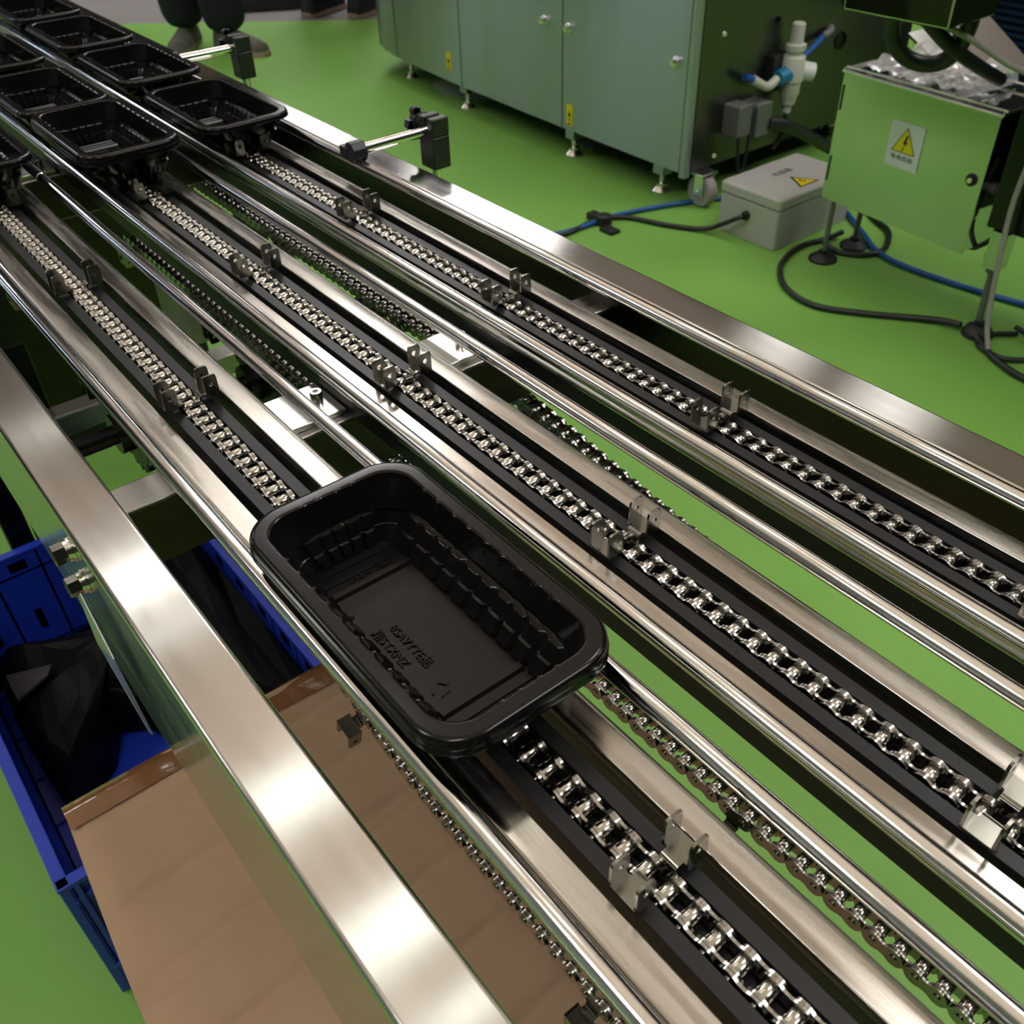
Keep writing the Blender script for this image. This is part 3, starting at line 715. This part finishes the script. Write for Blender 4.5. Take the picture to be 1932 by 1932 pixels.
for (x, z), d_ in (((-1895, -388), doors[1 - 1]), ((-2018, -386), doors[1]), ((-1422, -396), doors[0])):
    y = seg(x + .5, x)[0][1]
    part('door_lock', MB().lathe((x, y, z), [(15, 0), (15, 3), (12, 5), (12, 14), (9, 16)], 20, (0, -1, 0)).box(x - 3, x + 3, y - 20, y - 14, z - 9, z + 9), M['edge'], d_)
for (x, z), d_ in (((-1883, -647), doors[0]), ((-2608, -625), doors[2])):
    y = seg(x + .5, x)[0][1] - 1.2
    s_ = part('warning_sticker', MB().box(x - 15, x + 15, y - 1, y + 1, z - 33, z + 33), M['yellow'], d_, smooth=False, label='small yellow warning sticker')
for (x, z) in ((-1883, -647), (-2608, -625)):
    y = seg(x + .5, x)[0][1] - 2.6
    pk = MB().extrude([(x - 9, z - 4), (x + 9, z - 4), (x, z + 12)], y - .6, y, 'y').box(x - 2, x + 2, y - .6, y, z - 22, z - 10).box(x - 8, x + 8, y - .6, y, z - 30, z - 26)
    part('sticker_print', pk, M['ink'], pm, smooth=False)
def foot(parent, x, y, ztop, r=30, square=True, m1='edge', m2='edge', rod=9, sq=22, zsq=46):
    f_ = MB()
    if square: f_.box(x - sq, x + sq, y - sq, y + sq, ztop - zsq, ztop)
    p_ = part('machine_foot', f_ if square else MB().cyl((x, y, ztop - 10), (x, y, ztop), rod * 1.8, seg=12), M['machine'], parent, bevel=1.5)
    part('threaded_rod', MB().cyl((x, y, -ZF + 14), (x, y, ztop - (zsq if square else 6)), rod, seg=14), M[m1], p_)
    part('foot_pad', MB().lathe((x, y, -ZF), [(r, 0), (r, 6), (r * .8, 13), (rod * 1.9, 20), (rod * 1.9, 28), (rod, 30)], 24), M[m2], p_)
for x, y in ((-1495, 2010), (-1921, 2020), (-2586, 2062), (-3079, 2130)): foot(pm, x, y, ZB)
for x in (-1495, -2200, -2900): foot(pm, x, 2850, ZB)
def caster(x, y, zt, parent, r=47):
    c_ = part('caster', MB().box(x - 30, x + 34, y - 34, y + 34, zt - 8, zt).box(x - 4, x + 30, y - 26, y - 21, -ZF + r - 12, zt - 8).box(x - 4, x + 30, y + 21, y + 26, -ZF + r - 12, zt - 8).cyl((x + 10, y - 28, -ZF + r), (x + 10, y + 28, -ZF + r), 6, seg=12), M['edge'], parent, bevel=1)
    part('caster_wheel', MB().lathe((x + 10, y - 18, -ZF + r), [(r * .55, 0), (r * .9, 0), (r, 4), (r, 32), (r * .9, 36), (r * .55, 36)], 28, (0, 1, 0)), M['greycable'], c_)
caster(-1345, 2019, ZB, pm); caster(-3150, 2230, ZB, pm)
# air regulator on the end face
rx = -1352
rg = part('air_regulator', MB().box(rx - 2, rx + 30, 2262, 2300, -520, -420), M['black'], side, bevel=2, label='cream air filter regulator with blue fittings')
ry, rr = 2330, 26
rb = MB().lathe((rx + 45, ry, -590), [(8, 0), (14, 6), (14, 26), (22, 30), (25, 50), (30, 58), (30, 92), (34, 96), (34, 160), (30, 166), (24, 170), (24, 176), (30, 180), (30, 196), (20, 200), (19, 250), (15, 254)], 26)
part('regulator_body', rb, M['cream'], rg)
part('regulator_gauge', MB().cyl((rx + 50, ry + 30, -470), (rx + 74, ry + 62, -478), 27, 27, seg=24), M['white'], rg)
part('regulator_fitting', MB().cyl((rx + 45, ry - 66, -478), (rx + 45, ry - 20, -474), 22, 25, seg=20), M['cyan'], rg)
part('elbow_fitting', MB().tube([(rx + 45, ry - 66, -478), (rx + 45, ry - 105, -492), (rx + 40, ry - 145, -474), (rx + 36, ry - 165, -462)], 13), M['cream'], rg)
part('hose_stub', MB().cyl((rx + 36, ry - 162, -464), (rx + 30, ry - 196, -450), 10, seg=14), M['hose'], rg)
part('hose_stub', MB().tube([(rx + 40, ry + 46, -440), (rx + 30, ry + 105, -424), (rx + 15, ry + 172, -405)], 9), M['hose'], rg)
part('brass_elbow', MB().tube([(rx + 15, ry + 165, -407), (rx + 14, ry + 200, -398), (rx + 2, ry + 215, -392)], 12), M['conn'], rg)
part('drain_hose', MB().tube([(rx + 45, ry, -590), (rx + 44, ry + 2, -640), (rx + 40, ry - 30, -690)], 7), M['rubber'], rg)
# plug connectors with conduit
pc = part('plug_connector', MB().extrude(rrect(2092, 2150, -610, -520, 8), rx, rx + 62).extrude(rrect(2172, 2236, -625, -528, 8), rx, rx + 66), M['conn'], side, bevel=3, label='pair of grey multi-pole plug connectors')
part('plug_clip', MB().tube([(rx + 64, 2098, -606), (rx + 66, 2108, -690), (rx + 66, 2122, -712), (rx + 66, 2136, -690), (rx + 64, 2146, -606)], 5), M['rubber'], pc)
part('plug_conduit', MB().tube([(rx + 60, 2230, -592), (rx + 80, 2300, -612), (rx + 90, 2420, -672), (rx + 90, 2560, -742), (rx + 110, 2680, -782)], 19), M['cable'], pc)
for y, z in ((2061, -331), (2075, -668)): part('panel_screw', MB().lathe((rx, y, z), [(8, 0), (6, 4)], 12, (1, 0, 0)), M['edge'], side)
for y, z, r in ((2285, -329, 9), (2640, -300, 60), (2610, -440, 26)):
    part('port_ring', MB().lathe((rx, y, z), [(r, 0), (r, 5), (r * .8, 6), (r * .8, 1)], 24, (1, 0, 0)), M['darksteel'], side)
part('hopper_pipe', MB().tube([(rx - 6, 2700, -260), (rx + 120, 2740, -330), (rx + 260, 2790, -360)], 48, 18), M['machine'], side)

# torn protective film on the floor under the machine
fm = MB(); q = [(-2930, 2120), (-2790, 2090), (-2660, 2130), (-2560, 2200), (-2330, 2230), (-2080, 2170), (-1930, 2090), (-1900, 2180), (-2150, 2330), (-2480, 2420), (-2800, 2350), (-2980, 2230)]
for k in range(4):
    for i, (x, y) in enumerate(q):
        f = 1 - k * .3; xx = -2430 + (x + 2430) * f; yy = 2240 + (y - 2240) * f; fm.v.append((xx, yy, -ZF + 2 + (abs(noise.noise(Vector((xx * .02, yy * .02, 5)))) * 26 if k else 0)))
for k in range(3):
    for i in range(len(q)): j = (i + 1) % len(q); fm.f.append((k * len(q) + i, k * len(q) + j, (k + 1) * len(q) + j, (k + 1) * len(q) + i))
fm.f.append(tuple(3 * len(q) + i for i in range(len(q))))
single('protective_film', fm, M['film'], 'crumpled clear protective film on the floor beneath the packing machine', 'film', (-2430, 2240, -ZF), smooth=False)

# ================================================================= GREY CONTROL BOX ON THE FLOOR
gx0, gx1, gy0, gy1 = -1186, -978, 1924, 2250
gb = thing('control_box', 'light grey plastic control box standing on the green floor', 'electrical box', ((gx0 + gx1) / 2, (gy0 + gy1) / 2, -ZF))
part('box_body', MB().extrude(rrect(gx0, gx1, gy0, gy1, 8), -ZF, -690, 'z'), M['greybox'], gb, bevel=2)
ld = part('box_lid', MB().extrude(rrect(gx0 - 2, gx1 + 2, gy0 - 2, gy1 + 2, 10), -688, -657, 'z'), M['greybox'], gb, bevel=5)
part('warning_triangle', MB().extrude([(-1070, 2058), (-1128, 2120), (-1028, 2120)] if False else [(-1006, 2040), (-1006, 2120), (-1075, 2080)], -657, -656.2, 'z'), M['ink'], ld, smooth=False, label='black and yellow electric warning triangle')
part('triangle_face', MB().extrude([(-1010, 2049), (-1010, 2111), (-1064, 2080)], -656.2, -655.7, 'z'), M['yellow'], ld, smooth=False)
bl_ = MB().extrude([(-1018, 2080), (-1030, 2088), (-1032, 2082), (-1050, 2084), (-1034, 2072), (-1032, 2079)], -655.7, -655.3, 'z'); part('bolt_symbol', bl_, M['ink'], ld, smooth=False)
t_ = text_mesh('\u7535\u6e90\u7bb1', 26, 0.5); part('box_lettering', MB().add(t_, lambda p: (-1110 - p[1], 2092 + p[0], -656.6 + p[2])), M['greyink'], ld, smooth=False, label='small grey lettering')
part('cable_gland', MB().lathe((-1085, gy0, -728), [(13, 0), (13, 8), (9, 10), (9, 16)], 18, (0, -1, 0)), M['rubber'], gb)

# ================================================================= MIRROR STEEL CABINET
ax, ay, bx_, by_ = -888.0, 1968.0, -458.0, 1926.0
dv = Vector((bx_ - ax, by_ - ay)).normalized(); nv = Vector((-dv.y, dv.x))
CO = Vector((ax, ay))
def cp(s_, t_, z): q = CO + dv * s_ + nv * t_; return (q.x, q.y, z)
Wd = 432.0; DP = 186.0
cab = thing('steel_cabinet', 'mirror-polished steel control cabinet with a lightning warning sign', 'cabinet', (-670, 2040, -ZF))
def cbox(m_, s0, s1, t0, t1, z0, z1):
    n = len(m_.v); m_.v += [cp(s0, t0, z0), cp(s1, t0, z0), cp(s1, t1, z0), cp(s0, t1, z0), cp(s0, t0, z1), cp(s1, t0, z1), cp(s1, t1, z1), cp(s0, t1, z1)]
    for q in ((0, 3, 2, 1), (4, 5, 6, 7), (0, 1, 5, 4), (1, 2, 6, 5), (2, 3, 7, 6), (3, 0, 4, 7)): m_.f.append(tuple(n + i for i in q))
    return m_
CB, CT = -630, -318
part('cabinet_body', cbox(MB(), 4, Wd - 4, 6, DP, CB + 4, CT - 6), M['mirror'], cab, smooth=False, bevel=1.5)
cd = part('cabinet_door', cbox(MB(), 0, Wd, 0, 5, CB, CT - 2), M['mirror'], cab, smooth=False, bevel=1.2)
lid = MB(); cbox(lid, -4, Wd + 5, -5, 3, CT - 4, CT + 1); cbox(lid, -4, Wd + 5, 9, 15, CT + 4, CT + 9); cbox(lid, -4, Wd + 5, DP - 4, DP + 3, CT + 10, CT + 15); cbox(lid, -4, 0, 0, DP, CT, CT + 6); cbox(lid, Wd, Wd + 4, 0, DP, CT, CT + 6)
part('lid_rims', lid, M['edge'], cab, smooth=False, bevel=1, label='bright folded lid rims')
part('cabinet_lid', cbox(MB(), 0, Wd, 3, DP, CT - 4, CT + 2), M['mirror'], cab, smooth=False)
hg = MB()
for z0, z1 in ((-408, -350), (-582, -520)):
    part('hinge', cbox(MB(), 5, 9, -2, 0.4, z0, z1), M['ink'], cd, smooth=False)
lk = cp(404, 0, -463); part('cabinet_lock', MB().lathe(lk, [(14, 0), (14, 3), (9, 4), (9, 7), (4, 7), (4, 5)], 22, (nv.x * -1, nv.y * -1, 0)), M['rubber'], cd)
part('lock_core', MB().lathe(cp(404, -5, -463), [(7, 0), (6, 5)], 18, (-nv.x, -nv.y, 0)), M['edge'], cd)
# warning sign
def sp(x, y, d): return cp(214 + x, -d, -441 + y)
sg_ = MB(); sg_o = rrect(-47, 47, -51, 51, 5)
def plane_ex(prof, d0, d1):
    m_ = MB(); k = len(prof); m_.v += [sp(x, y, d0) for x, y in prof] + [sp(x, y, d1) for x, y in prof]
    for i in range(k): j = (i + 1) % k; m_.f.append((i, j, k + j, k + i))
    m_.f.append(tuple(range(k))); m_.f.append(tuple(k + i for i in range(k))[::-1]); return m_
def tri(r, cy=4.0, rd=3.0):
    out = []
    for a in (90, 210, 330):
        c_ = Vector((math.cos(math.radians(a)), math.sin(math.radians(a)))) * (r - rd * 2)
        for b in (-60, -20, 20, 60): g = math.radians(a + b); out.append((c_.x + rd * math.cos(g), cy + c_.y + rd * math.sin(g)))
    return out
sign = part('warning_sign', plane_ex(sg_o, 0.3, 2.0), M['white'], cd, smooth=False, label='white warning sign with a yellow lightning triangle')
part('sign_print', plane_ex(tri(40), 2.0, 2.4), M['greyink'], cd, smooth=False, label='dark triangle outline')
part('sign_print', plane_ex(tri(35.5), 2.4, 2.8), M['yellow'], cd, smooth=False, label='yellow triangle face')
bolt_ = [(2.5, 26), (7.5, 26), (3.0, 10.5), (8.5, 10.5), (-1.0, -5), (1.2, -5), (-3.5, -13), (-4.5, -5), (-2.5, -6), (1.5, 5), (-4.5, 5)]
part('sign_print', plane_ex(bolt_, 2.8, 3.1), M['ink'], cd, smooth=False, label='black lightning symbol')
t_ = text_mesh('\u6709\u7535\u5371\u9669', 12.5, 0.4); tw = max(v[0] for v in t_.v)
part('sign_lettering', MB().add(t_, lambda p: sp(p[0] * 1.25, p[1] - 28.5, 2.3 + p[2])), M['ink'], cd, smooth=False, label='four small black characters')
# legs: threaded rods with rubber pads
q = cp(28, 20, 0); foot(cab, q[0], q[1], CB + 4, r=38, square=False, m1='conn', m2='rubber', rod=7)
q = cp(20, 150, 0); foot(cab, q[0], q[1], CB + 4, r=38, square=False, m1='conn', m2='rubber', rod=7)
# bolt-like gland and green cable loop on the right face of the cabinet
part('side_gland', MB().lathe(cp(Wd - 4, 60, -490), [(14, 0), (14, 8), (9, 10), (9, 26)], 16, (dv.x, dv.y, 0)), M['conn'], cab)
# wrapping film on the lid
fw = MB(); fa, fb = 34, 16
for i in range(fa + 1):
    for j in range(fb + 1):
        s_ = 30 + 300 * i / fa; t_2 = -4 + 210 * j / fb
        h = CT + 12 + 34 * abs(noise.noise(Vector((s_ * .022, t_2 * .022, 1)))) + 16 * abs(noise.noise(Vector((s_ * .06, t_2 * .06, 4)))) + (10 if j > fb - 4 else 0)
        if i < 2 or i > fa - 2: h = CT + 10
        fw.v.append(cp(s_ + 6 * noise.noise(Vector((t_2 * .03, 1, 1))), t_2, h))
for i in range(fa):
    for j in range(fb): a = i * (fb + 1) + j; fw.f.append((a, a + fb + 1, a + fb + 2, a + 1))
single('wrapping_film', fw, M['film'], 'crinkled clear wrapping film lying on the steel cabinet lid', 'film', cp(180, 90, CT + 2), smooth=False)

# ================================================================= MACHINE BEHIND/RIGHT OF THE CABINET
wm = thing('weigher_frame', 'tall steel machine frame at the right edge behind the cabinet', 'machine', (-330, 2050, -ZF))
part('frame_leg', MB().box(-404, -364, 1922, 1962, -640, -552), M['mirror'], wm, smooth=False, bevel=1.5)
part('threaded_rod', MB().cyl((-372, 1930, -ZF + 20), (-384, 1940, -640), 8, seg=14).lathe((-384, 1940, -652), [(14, 0), (14, 12)], 6), M['conn'], wm)
part('foot_pad', MB().lathe((-366, 1926, -ZF), [(36, 0), (36, 8), (28, 20), (14, 26), (14, 34)], 26), M['rubber'], wm)
part('frame_leg', MB().box(160, 200, 1930, 1970, -790, -552), M['mirror'], wm, smooth=False, bevel=1.5)
part('frame_leg', MB().box(160, 200, 2080, 2120, -800, -552), M['mirror'], wm, smooth=False, bevel=1.5)
part('machine_body', MB().box(-424, 260, 1930, 2130, -552, 300), M['machblack'], wm, smooth=False, bevel=3)
hb = part('hanging_box', MB().box(-700, -470, 1640, 1800, -108, 120), M['mirror'], wm, smooth=False, bevel=3, label='steel junction box hanging above the cabinet')
part('box_arm', MB().box(-480, -384, 1700, 1740, 40, 80).box(-404, -364, 1700, 1962, 40, 80), M['mirror'], wm, smooth=False)
def cable(name, pts, r, m_, label, cat='cable', sub=8, seg=10):
    p = pts[0]; return single(name, MB().tube(pts, r, seg, sub), m_, label, cat, p, angle=60)
cable('power_cable', [(-640, 1730, -106), (-652, 1760, -170), (-632, 1800, -215), (-585, 1830, -222), (-545, 1830, -190), (-520, 1810, -130), (-515, 1790, -106)], 17, M['cable'], 'thick black conduit looping below the hanging steel box')
cable('power_cable', [(-560, 1700, -106), (-545, 1790, -170), (-520, 1880, -222), (-500, 1960, -262)], 14, M['cable'], 'black cable dropping from the hanging box towards the blue louvres')
cable('signal_cable', [(-545, 1690, -106), (-500, 1780, -150), (-440, 1840, -196), (-372, 1890, -236), (-360, 1900, -330), (-370, 1905, -480), (-352, 1895, -640), (-330, 1880, -740), (-300, 1860, -792)], 6, M['greycable'], 'thin grey cable running down past the cabinet\'s right side')
cable('looped_cable', [(-300, 1985, -792), (-345, 1925, -792), (-330, 1870, -792), (-262, 1856, -792), (-220, 1905, -790), (-250, 1975, -788), (-310, 1990, -780)], 6, M['cable'], 'black cable coil on the floor at the right edge')
cable('looped_cable', [(-440, 1990, -430), (-420, 2000, -520), (-424, 1990, -590), (-455, 1985, -628), (-480, 2000, -640)], 6, M['cable'], 'black cable hanging beside the cabinet\'s right face')
# blue louvred unit beyond
lu = thing('louvred_unit', 'navy blue louvred plastic unit beyond the cabinet at the right edge', 'crate', (-1180, 3780, -ZF))
part('unit_body', MB().box(-1560, -700, 3640, 4200, -ZF, -420), M['louvre'], lu, smooth=False, bevel=4)
for i in range(14): part('louvre', MB().box(-1555, -705, 3628, 3642, -760 + i * 24, -748 + i * 24), M['louvre'], lu, smooth=False)
part('silver_top', MB().box(-1600, -640, 3600, 4240, -420, -400), M['edge'], lu, smooth=False)
# steel chute between machine and cabinet
chu = MB(); chu.quad((-1330, 2950, -470), (-1080, 2880, -560), (-990, 3150, -540), (-1250, 3260, -440)).quad((-1330, 2950, -480), (-1250, 3260, -450), (-990, 3150, -550), (-1080, 2880, -570))
chu.quad((-1330, 2950, -470), (-1330, 2950, -480), (-1080, 2880, -570), (-1080, 2880, -560)).quad((-1330, 2950, -470), (-1250, 3260, -440), (-1250, 3260, -450), (-1330, 2950, -480)).quad((-1080, 2880, -560), (-1080, 2880, -570), (-990, 3150, -550), (-990, 3150, -540)).quad((-1250, 3260, -440), (-990, 3150, -540), (-990, 3150, -550), (-1250, 3260, -450))
tb = thing('discharge_chute', 'bright steel discharge chute beyond the cabinet, above the green floor', 'chute', (-1330, 3060, -ZF))
part('chute_sheet', chu, M['edge'], tb, smooth=False)
part('chute_stand', MB().box(-1230, -1200, 3050, 3080, -ZF, -470)  .box(-1060, -1030, 2990, 3020, -ZF, -560), M['machdark'], tb, smooth=False)

# ================================================================= FLOOR CABLES
FZ = -792
cable('air_hose', [(-1520, 1380, FZ + 1), (-1447, 1556, FZ + 1), (-1432, 1772, FZ + 1), (-1368, 1977, FZ + 1), (-1290, 2140, FZ + 1)], 7, M['hose'], 'blue air hose on the floor running past the caster of the packing machine', 'hose')
cable('air_hose', [(-1000, 2280, FZ), (-909, 2214, FZ), (-850, 2170, FZ), (-796, 2129, FZ), (-728, 2104, FZ), (-640, 2098, FZ), (-540, 2105, FZ), (-450, 2117, FZ), (-365, 2131, FZ), (-200, 2160, FZ)], 7.5, M['hose'], 'blue air hose on the floor below the steel cabinet', 'hose')
cable('power_cable', [(-1510, 1360, FZ), (-1438, 1548, FZ), (-1447, 1680, FZ + 2), (-1407, 1771, FZ), (-1284, 1823, FZ), (-1192, 1872, FZ + 4), (-1140, 1890, FZ + 30), (-1100, 1898, FZ + 56), (-1085, 1908, -728)], 7, M['cable'], 'black power cable on the floor entering the grey control box')
cable('power_cable', [(-960, 2330, FZ), (-900, 2290, FZ), (-840, 2255, FZ), (-790, 2180, FZ), (-776, 2125, FZ), (-795, 2075, FZ), (-850, 2040, FZ), (-905, 2040, FZ + 14)], 8, M['cable'], 'black cable looping behind the left rubber foot of the cabinet')
cable('power_cable', [(-905, 2130, FZ + 14), (-925, 2080, FZ), (-940, 2010, FZ), (-930, 1935, FZ), (-890, 1845, FZ), (-805, 1765, FZ), (-700, 1742, FZ), (-604, 1793, FZ), (-525, 1852, FZ), (-450, 1900, FZ + 4), (-400, 1905, FZ + 10)], 8, M['cable'], 'black cable curving across the green floor to the right-hand foot')
cable('power_cable', [(-352, 1892, FZ + 8), (-330, 1880, FZ), (-267, 1838, FZ), (-186, 1811, FZ), (-60, 1800, FZ)], 8, M['cable'], 'black cable leaving the right-hand foot to the right edge')
tie = MB().lathe((-1425, 1700, -ZF + 2), [(24, 0), (24, 26), (16, 30)], 8)
tie.box(-1490, -1440, 1690, 1720, -ZF, -ZF + 20).box(-1400, -1350, 1660, 1695, -ZF, -ZF + 10)
single('cable_tie', tie, M['rubber'], 'black cable clamp binding the blue hose and black cable on the floor', 'clamp', (-1425, 1700, -ZF), smooth=False)

# ================================================================= PEOPLE AT THE FAR EDGE
def person(loc, rz, label, shoe_m, step=0.0, toe=0.0):
    P_ = thing('person', label, 'person', loc, rz=rz)
    # joints in mm, local: x forward, y left, z up
    H = {}
    J = [(0, 0, 930), (0, 0, 1080), (0, 0, 1290), (5, 0, 1420), (15, 0, 1500), (20, 0, 1590), (25, 0, 1680),
         (0, 95, 900), (30 + step, 105, 500), (-20 + step * 1.6, 110, 75), (0, -95, 900), (40 - step, -105, 500), (-10 - step * 1.2, -120, 75),
         (0, 190, 1400), (-20, 235, 1120), (60, 240, 880), (0, -190, 1400), (-20, -235, 1120), (60, -240, 880), (-12 + step * 1.5, 109, 190), (-4 - step * 1.1, -118, 190)]
    E_ = [(0, 1), (1, 2), (2, 3), (3, 4), (4, 5), (5, 6), (0, 7), (7, 8), (8, 19), (19, 9), (0, 10), (10, 11), (11, 20), (20, 12), (3, 13), (13, 14), (14, 15), (3, 16), (16, 17), (17, 18)]
    Rd = [135, 125, 140, 95, 52, 80, 66, 115, 112, 98, 115, 112, 98, 55, 42, 30, 55, 42, 30, 108, 108]
    me = bpy.data.meshes.new('body'); me.from_pydata([(a * .001, b * .001, c * .001) for a, b, c in J], E_, [])
    o = bpy.data.objects.new('body', me); COL.objects.link(o); o.parent = P_
    sk = o.modifiers.new('skin', 'SKIN'); sk.use_smooth_shade = True
    lay = me.skin_vertices[0].data
    for i, r in enumerate(Rd):
        ry_ = r * (.75 if i in (1, 2) else 1); lay[i].radius = (r * .001, ry_ * .001); lay[i].use_root = (i == 0)
    ss = o.modifiers.new('sub', 'SUBSURF'); ss.levels = 2; ss.render_levels = 2
    me.materials.append(M['trouser'])
    for k, (yy, xx) in enumerate(((110, -20 + step * 1.6), (-120, -10 - step * 1.2))):
        pr_ = []
        sh_ = MB(); rings = [(-70, 34, 30, 78), (-60, 42, 40, 96), (-20, 44, 42, 96), (40, 46, 44, 82), (110, 50, 46, 62), (170, 48, 44, 50), (205, 34, 30, 38), (215, 14, 12, 26)]
        for x, w, w2, h in rings:
            for i in range(12):
                g = PI * i / 11; sh_.v.append((xx + x, yy + w * math.cos(g), 18 + h * math.sin(g)))
        for a in range(len(rings) - 1):
            for i in range(11): n = a * 12 + i; sh_.f.append((n, n + 1, n + 13, n + 12))
            sh_.f.append((a * 12 + 11, a * 12, a * 12 + 12, a * 12 + 23))
        sh_.f.append(tuple(range(12))); sh_.f.append(tuple((len(rings) - 1) * 12 + i for i in range(12))[::-1])
        ta = toe if k == 0 else 0.0
        def tw(p): x_, y_ = p[0] - xx, p[1] - yy; return (xx + x_ * math.cos(ta) - y_ * math.sin(ta), yy + x_ * math.sin(ta) + y_ * math.cos(ta), p[2])
        sh_.v = [tw(p) for p in sh_.v]
        s1 = part('shoe', sh_, shoe_m, P_, angle=60, local=True)
        so = [(xx + a, yy + b) for a, b in ((-76, -30), (-50, -42), (40, -46), (130, -54), (190, -46), (220, -22), (226, 0), (220, 22), (190, 46), (130, 54), (40, 46), (-50, 42), (-76, 30))]
        part('shoe_sole', MB().add(MB().extrude(so, 0, 22, 'z'), tw), M['sole'], s1, local=True)
    # hands
    for sy in (1, -1):
        hd = MB(); bx0 = (60, sy * 240, 880)
        hd.lathe((60, sy * 240, 800), [(6, 0), (20, 14), (26, 40), (24, 66), (18, 84)], 12)
        for fi, ln in enumerate((62, 72, 66, 52)): hd.tube([(42 + fi * 13, sy * 240, 818), (44 + fi * 13, sy * 236, 818 - ln * .5), (44 + fi * 12, sy * 226, 818 - ln)], 7.5, 8, 3)
        hd.tube([(84, sy * 238, 850), (98, sy * 232, 824), (100, sy * 226, 800)], 8.5, 8, 3)
        part('hand', hd, M['skin'], P_, angle=80, local=True)
    # head with face, ears and hair
    hm = MB().lathe((22, 0, 1520), [(30, -20), (46, 0), (62, 30), (72, 70), (76, 110), (72, 150), (54, 185), (26, 200)], 24)
    for i, v in enumerate(hm.v):
        hm.v[i] = (22 + (v[0] - 22) * 1.18, v[1], v[2])
    hm.lathe((106, 0, 1602), [(10, 0), (12, 8), (5, 34)], 8)
    for sy in (1, -1): hm.lathe((20, sy * 74, 1606), [(16, -4), (19, 4), (8, 9)], 12, (0, sy, 0))
    hd_ = part('head', hm, M['skin'], P_, angle=80, local=True)
    for sy in (1, -1): part('eye', MB().lathe((98, sy * 30, 1634), [(9, -4), (8, 4), (3, 7)], 10, (1, 0, 0)), M['ink'], hd_, local=True)
    part('mouth', MB().box(96, 104, -22, 22, 1572, 1578), M['sole'], hd_, local=True)
    hr = MB().lathe((12, 0, 1640), [(84, -6), (86, 30), (80, 58), (58, 84), (24, 94)], 24)
    for i, v in enumerate(hr.v): hr.v[i] = (10 + (v[0] - 12) * 1.16, v[1], v[2])
    part('hair', hr, M['hairmat'], hd_, angle=80, local=True)
    part('shirt', MB().lathe((0, 0, 900), [(150, 0), (158, 60), (150, 200), (170, 380), (175, 470), (130, 530), (70, 560)], 28), M['shirt'], P_, angle=80, local=True)
    for sy in (1, -1): part('sleeve', MB().tube([(0, sy * 150, 1410), (-4, sy * 205, 1370), (-20, sy * 238, 1120), (46, sy * 242, 930)], 62, 14, 5), M['shirt'], P_, angle=80, local=True)
    return P_
person((-4130, 1700, -ZF), -0.75, 'person in loose black trousers and grey shoes walking beside the far conveyor end', M['shoe'], 40, 1.15)
person((-4300, 2500, -ZF), 1.9, 'person in dark trousers and black shoes farther back, left of the packing machine', M['rubber'], -30)
# low black platform on the grey aisle
pf = thing('stage_platform', 'low black equipment platform on the grey aisle at the top edge', 'platform', (-4900, 2600, -ZF))
part('platform_base', MB().extrude([(-4740, 2080), (-4560, 2400), (-4720, 2820), (-5600, 3100), (-5700, 2200)], -ZF, -ZF + 60, 'z'), M['platform'], pf, smooth=False)
part('platform_top', MB().extrude([(-4760, 2110), (-4590, 2410), (-4740, 2800), (-5580, 3070), (-5670, 2220)], -ZF + 60, -ZF + 74, 'z'), M['edge'], pf, smooth=False)
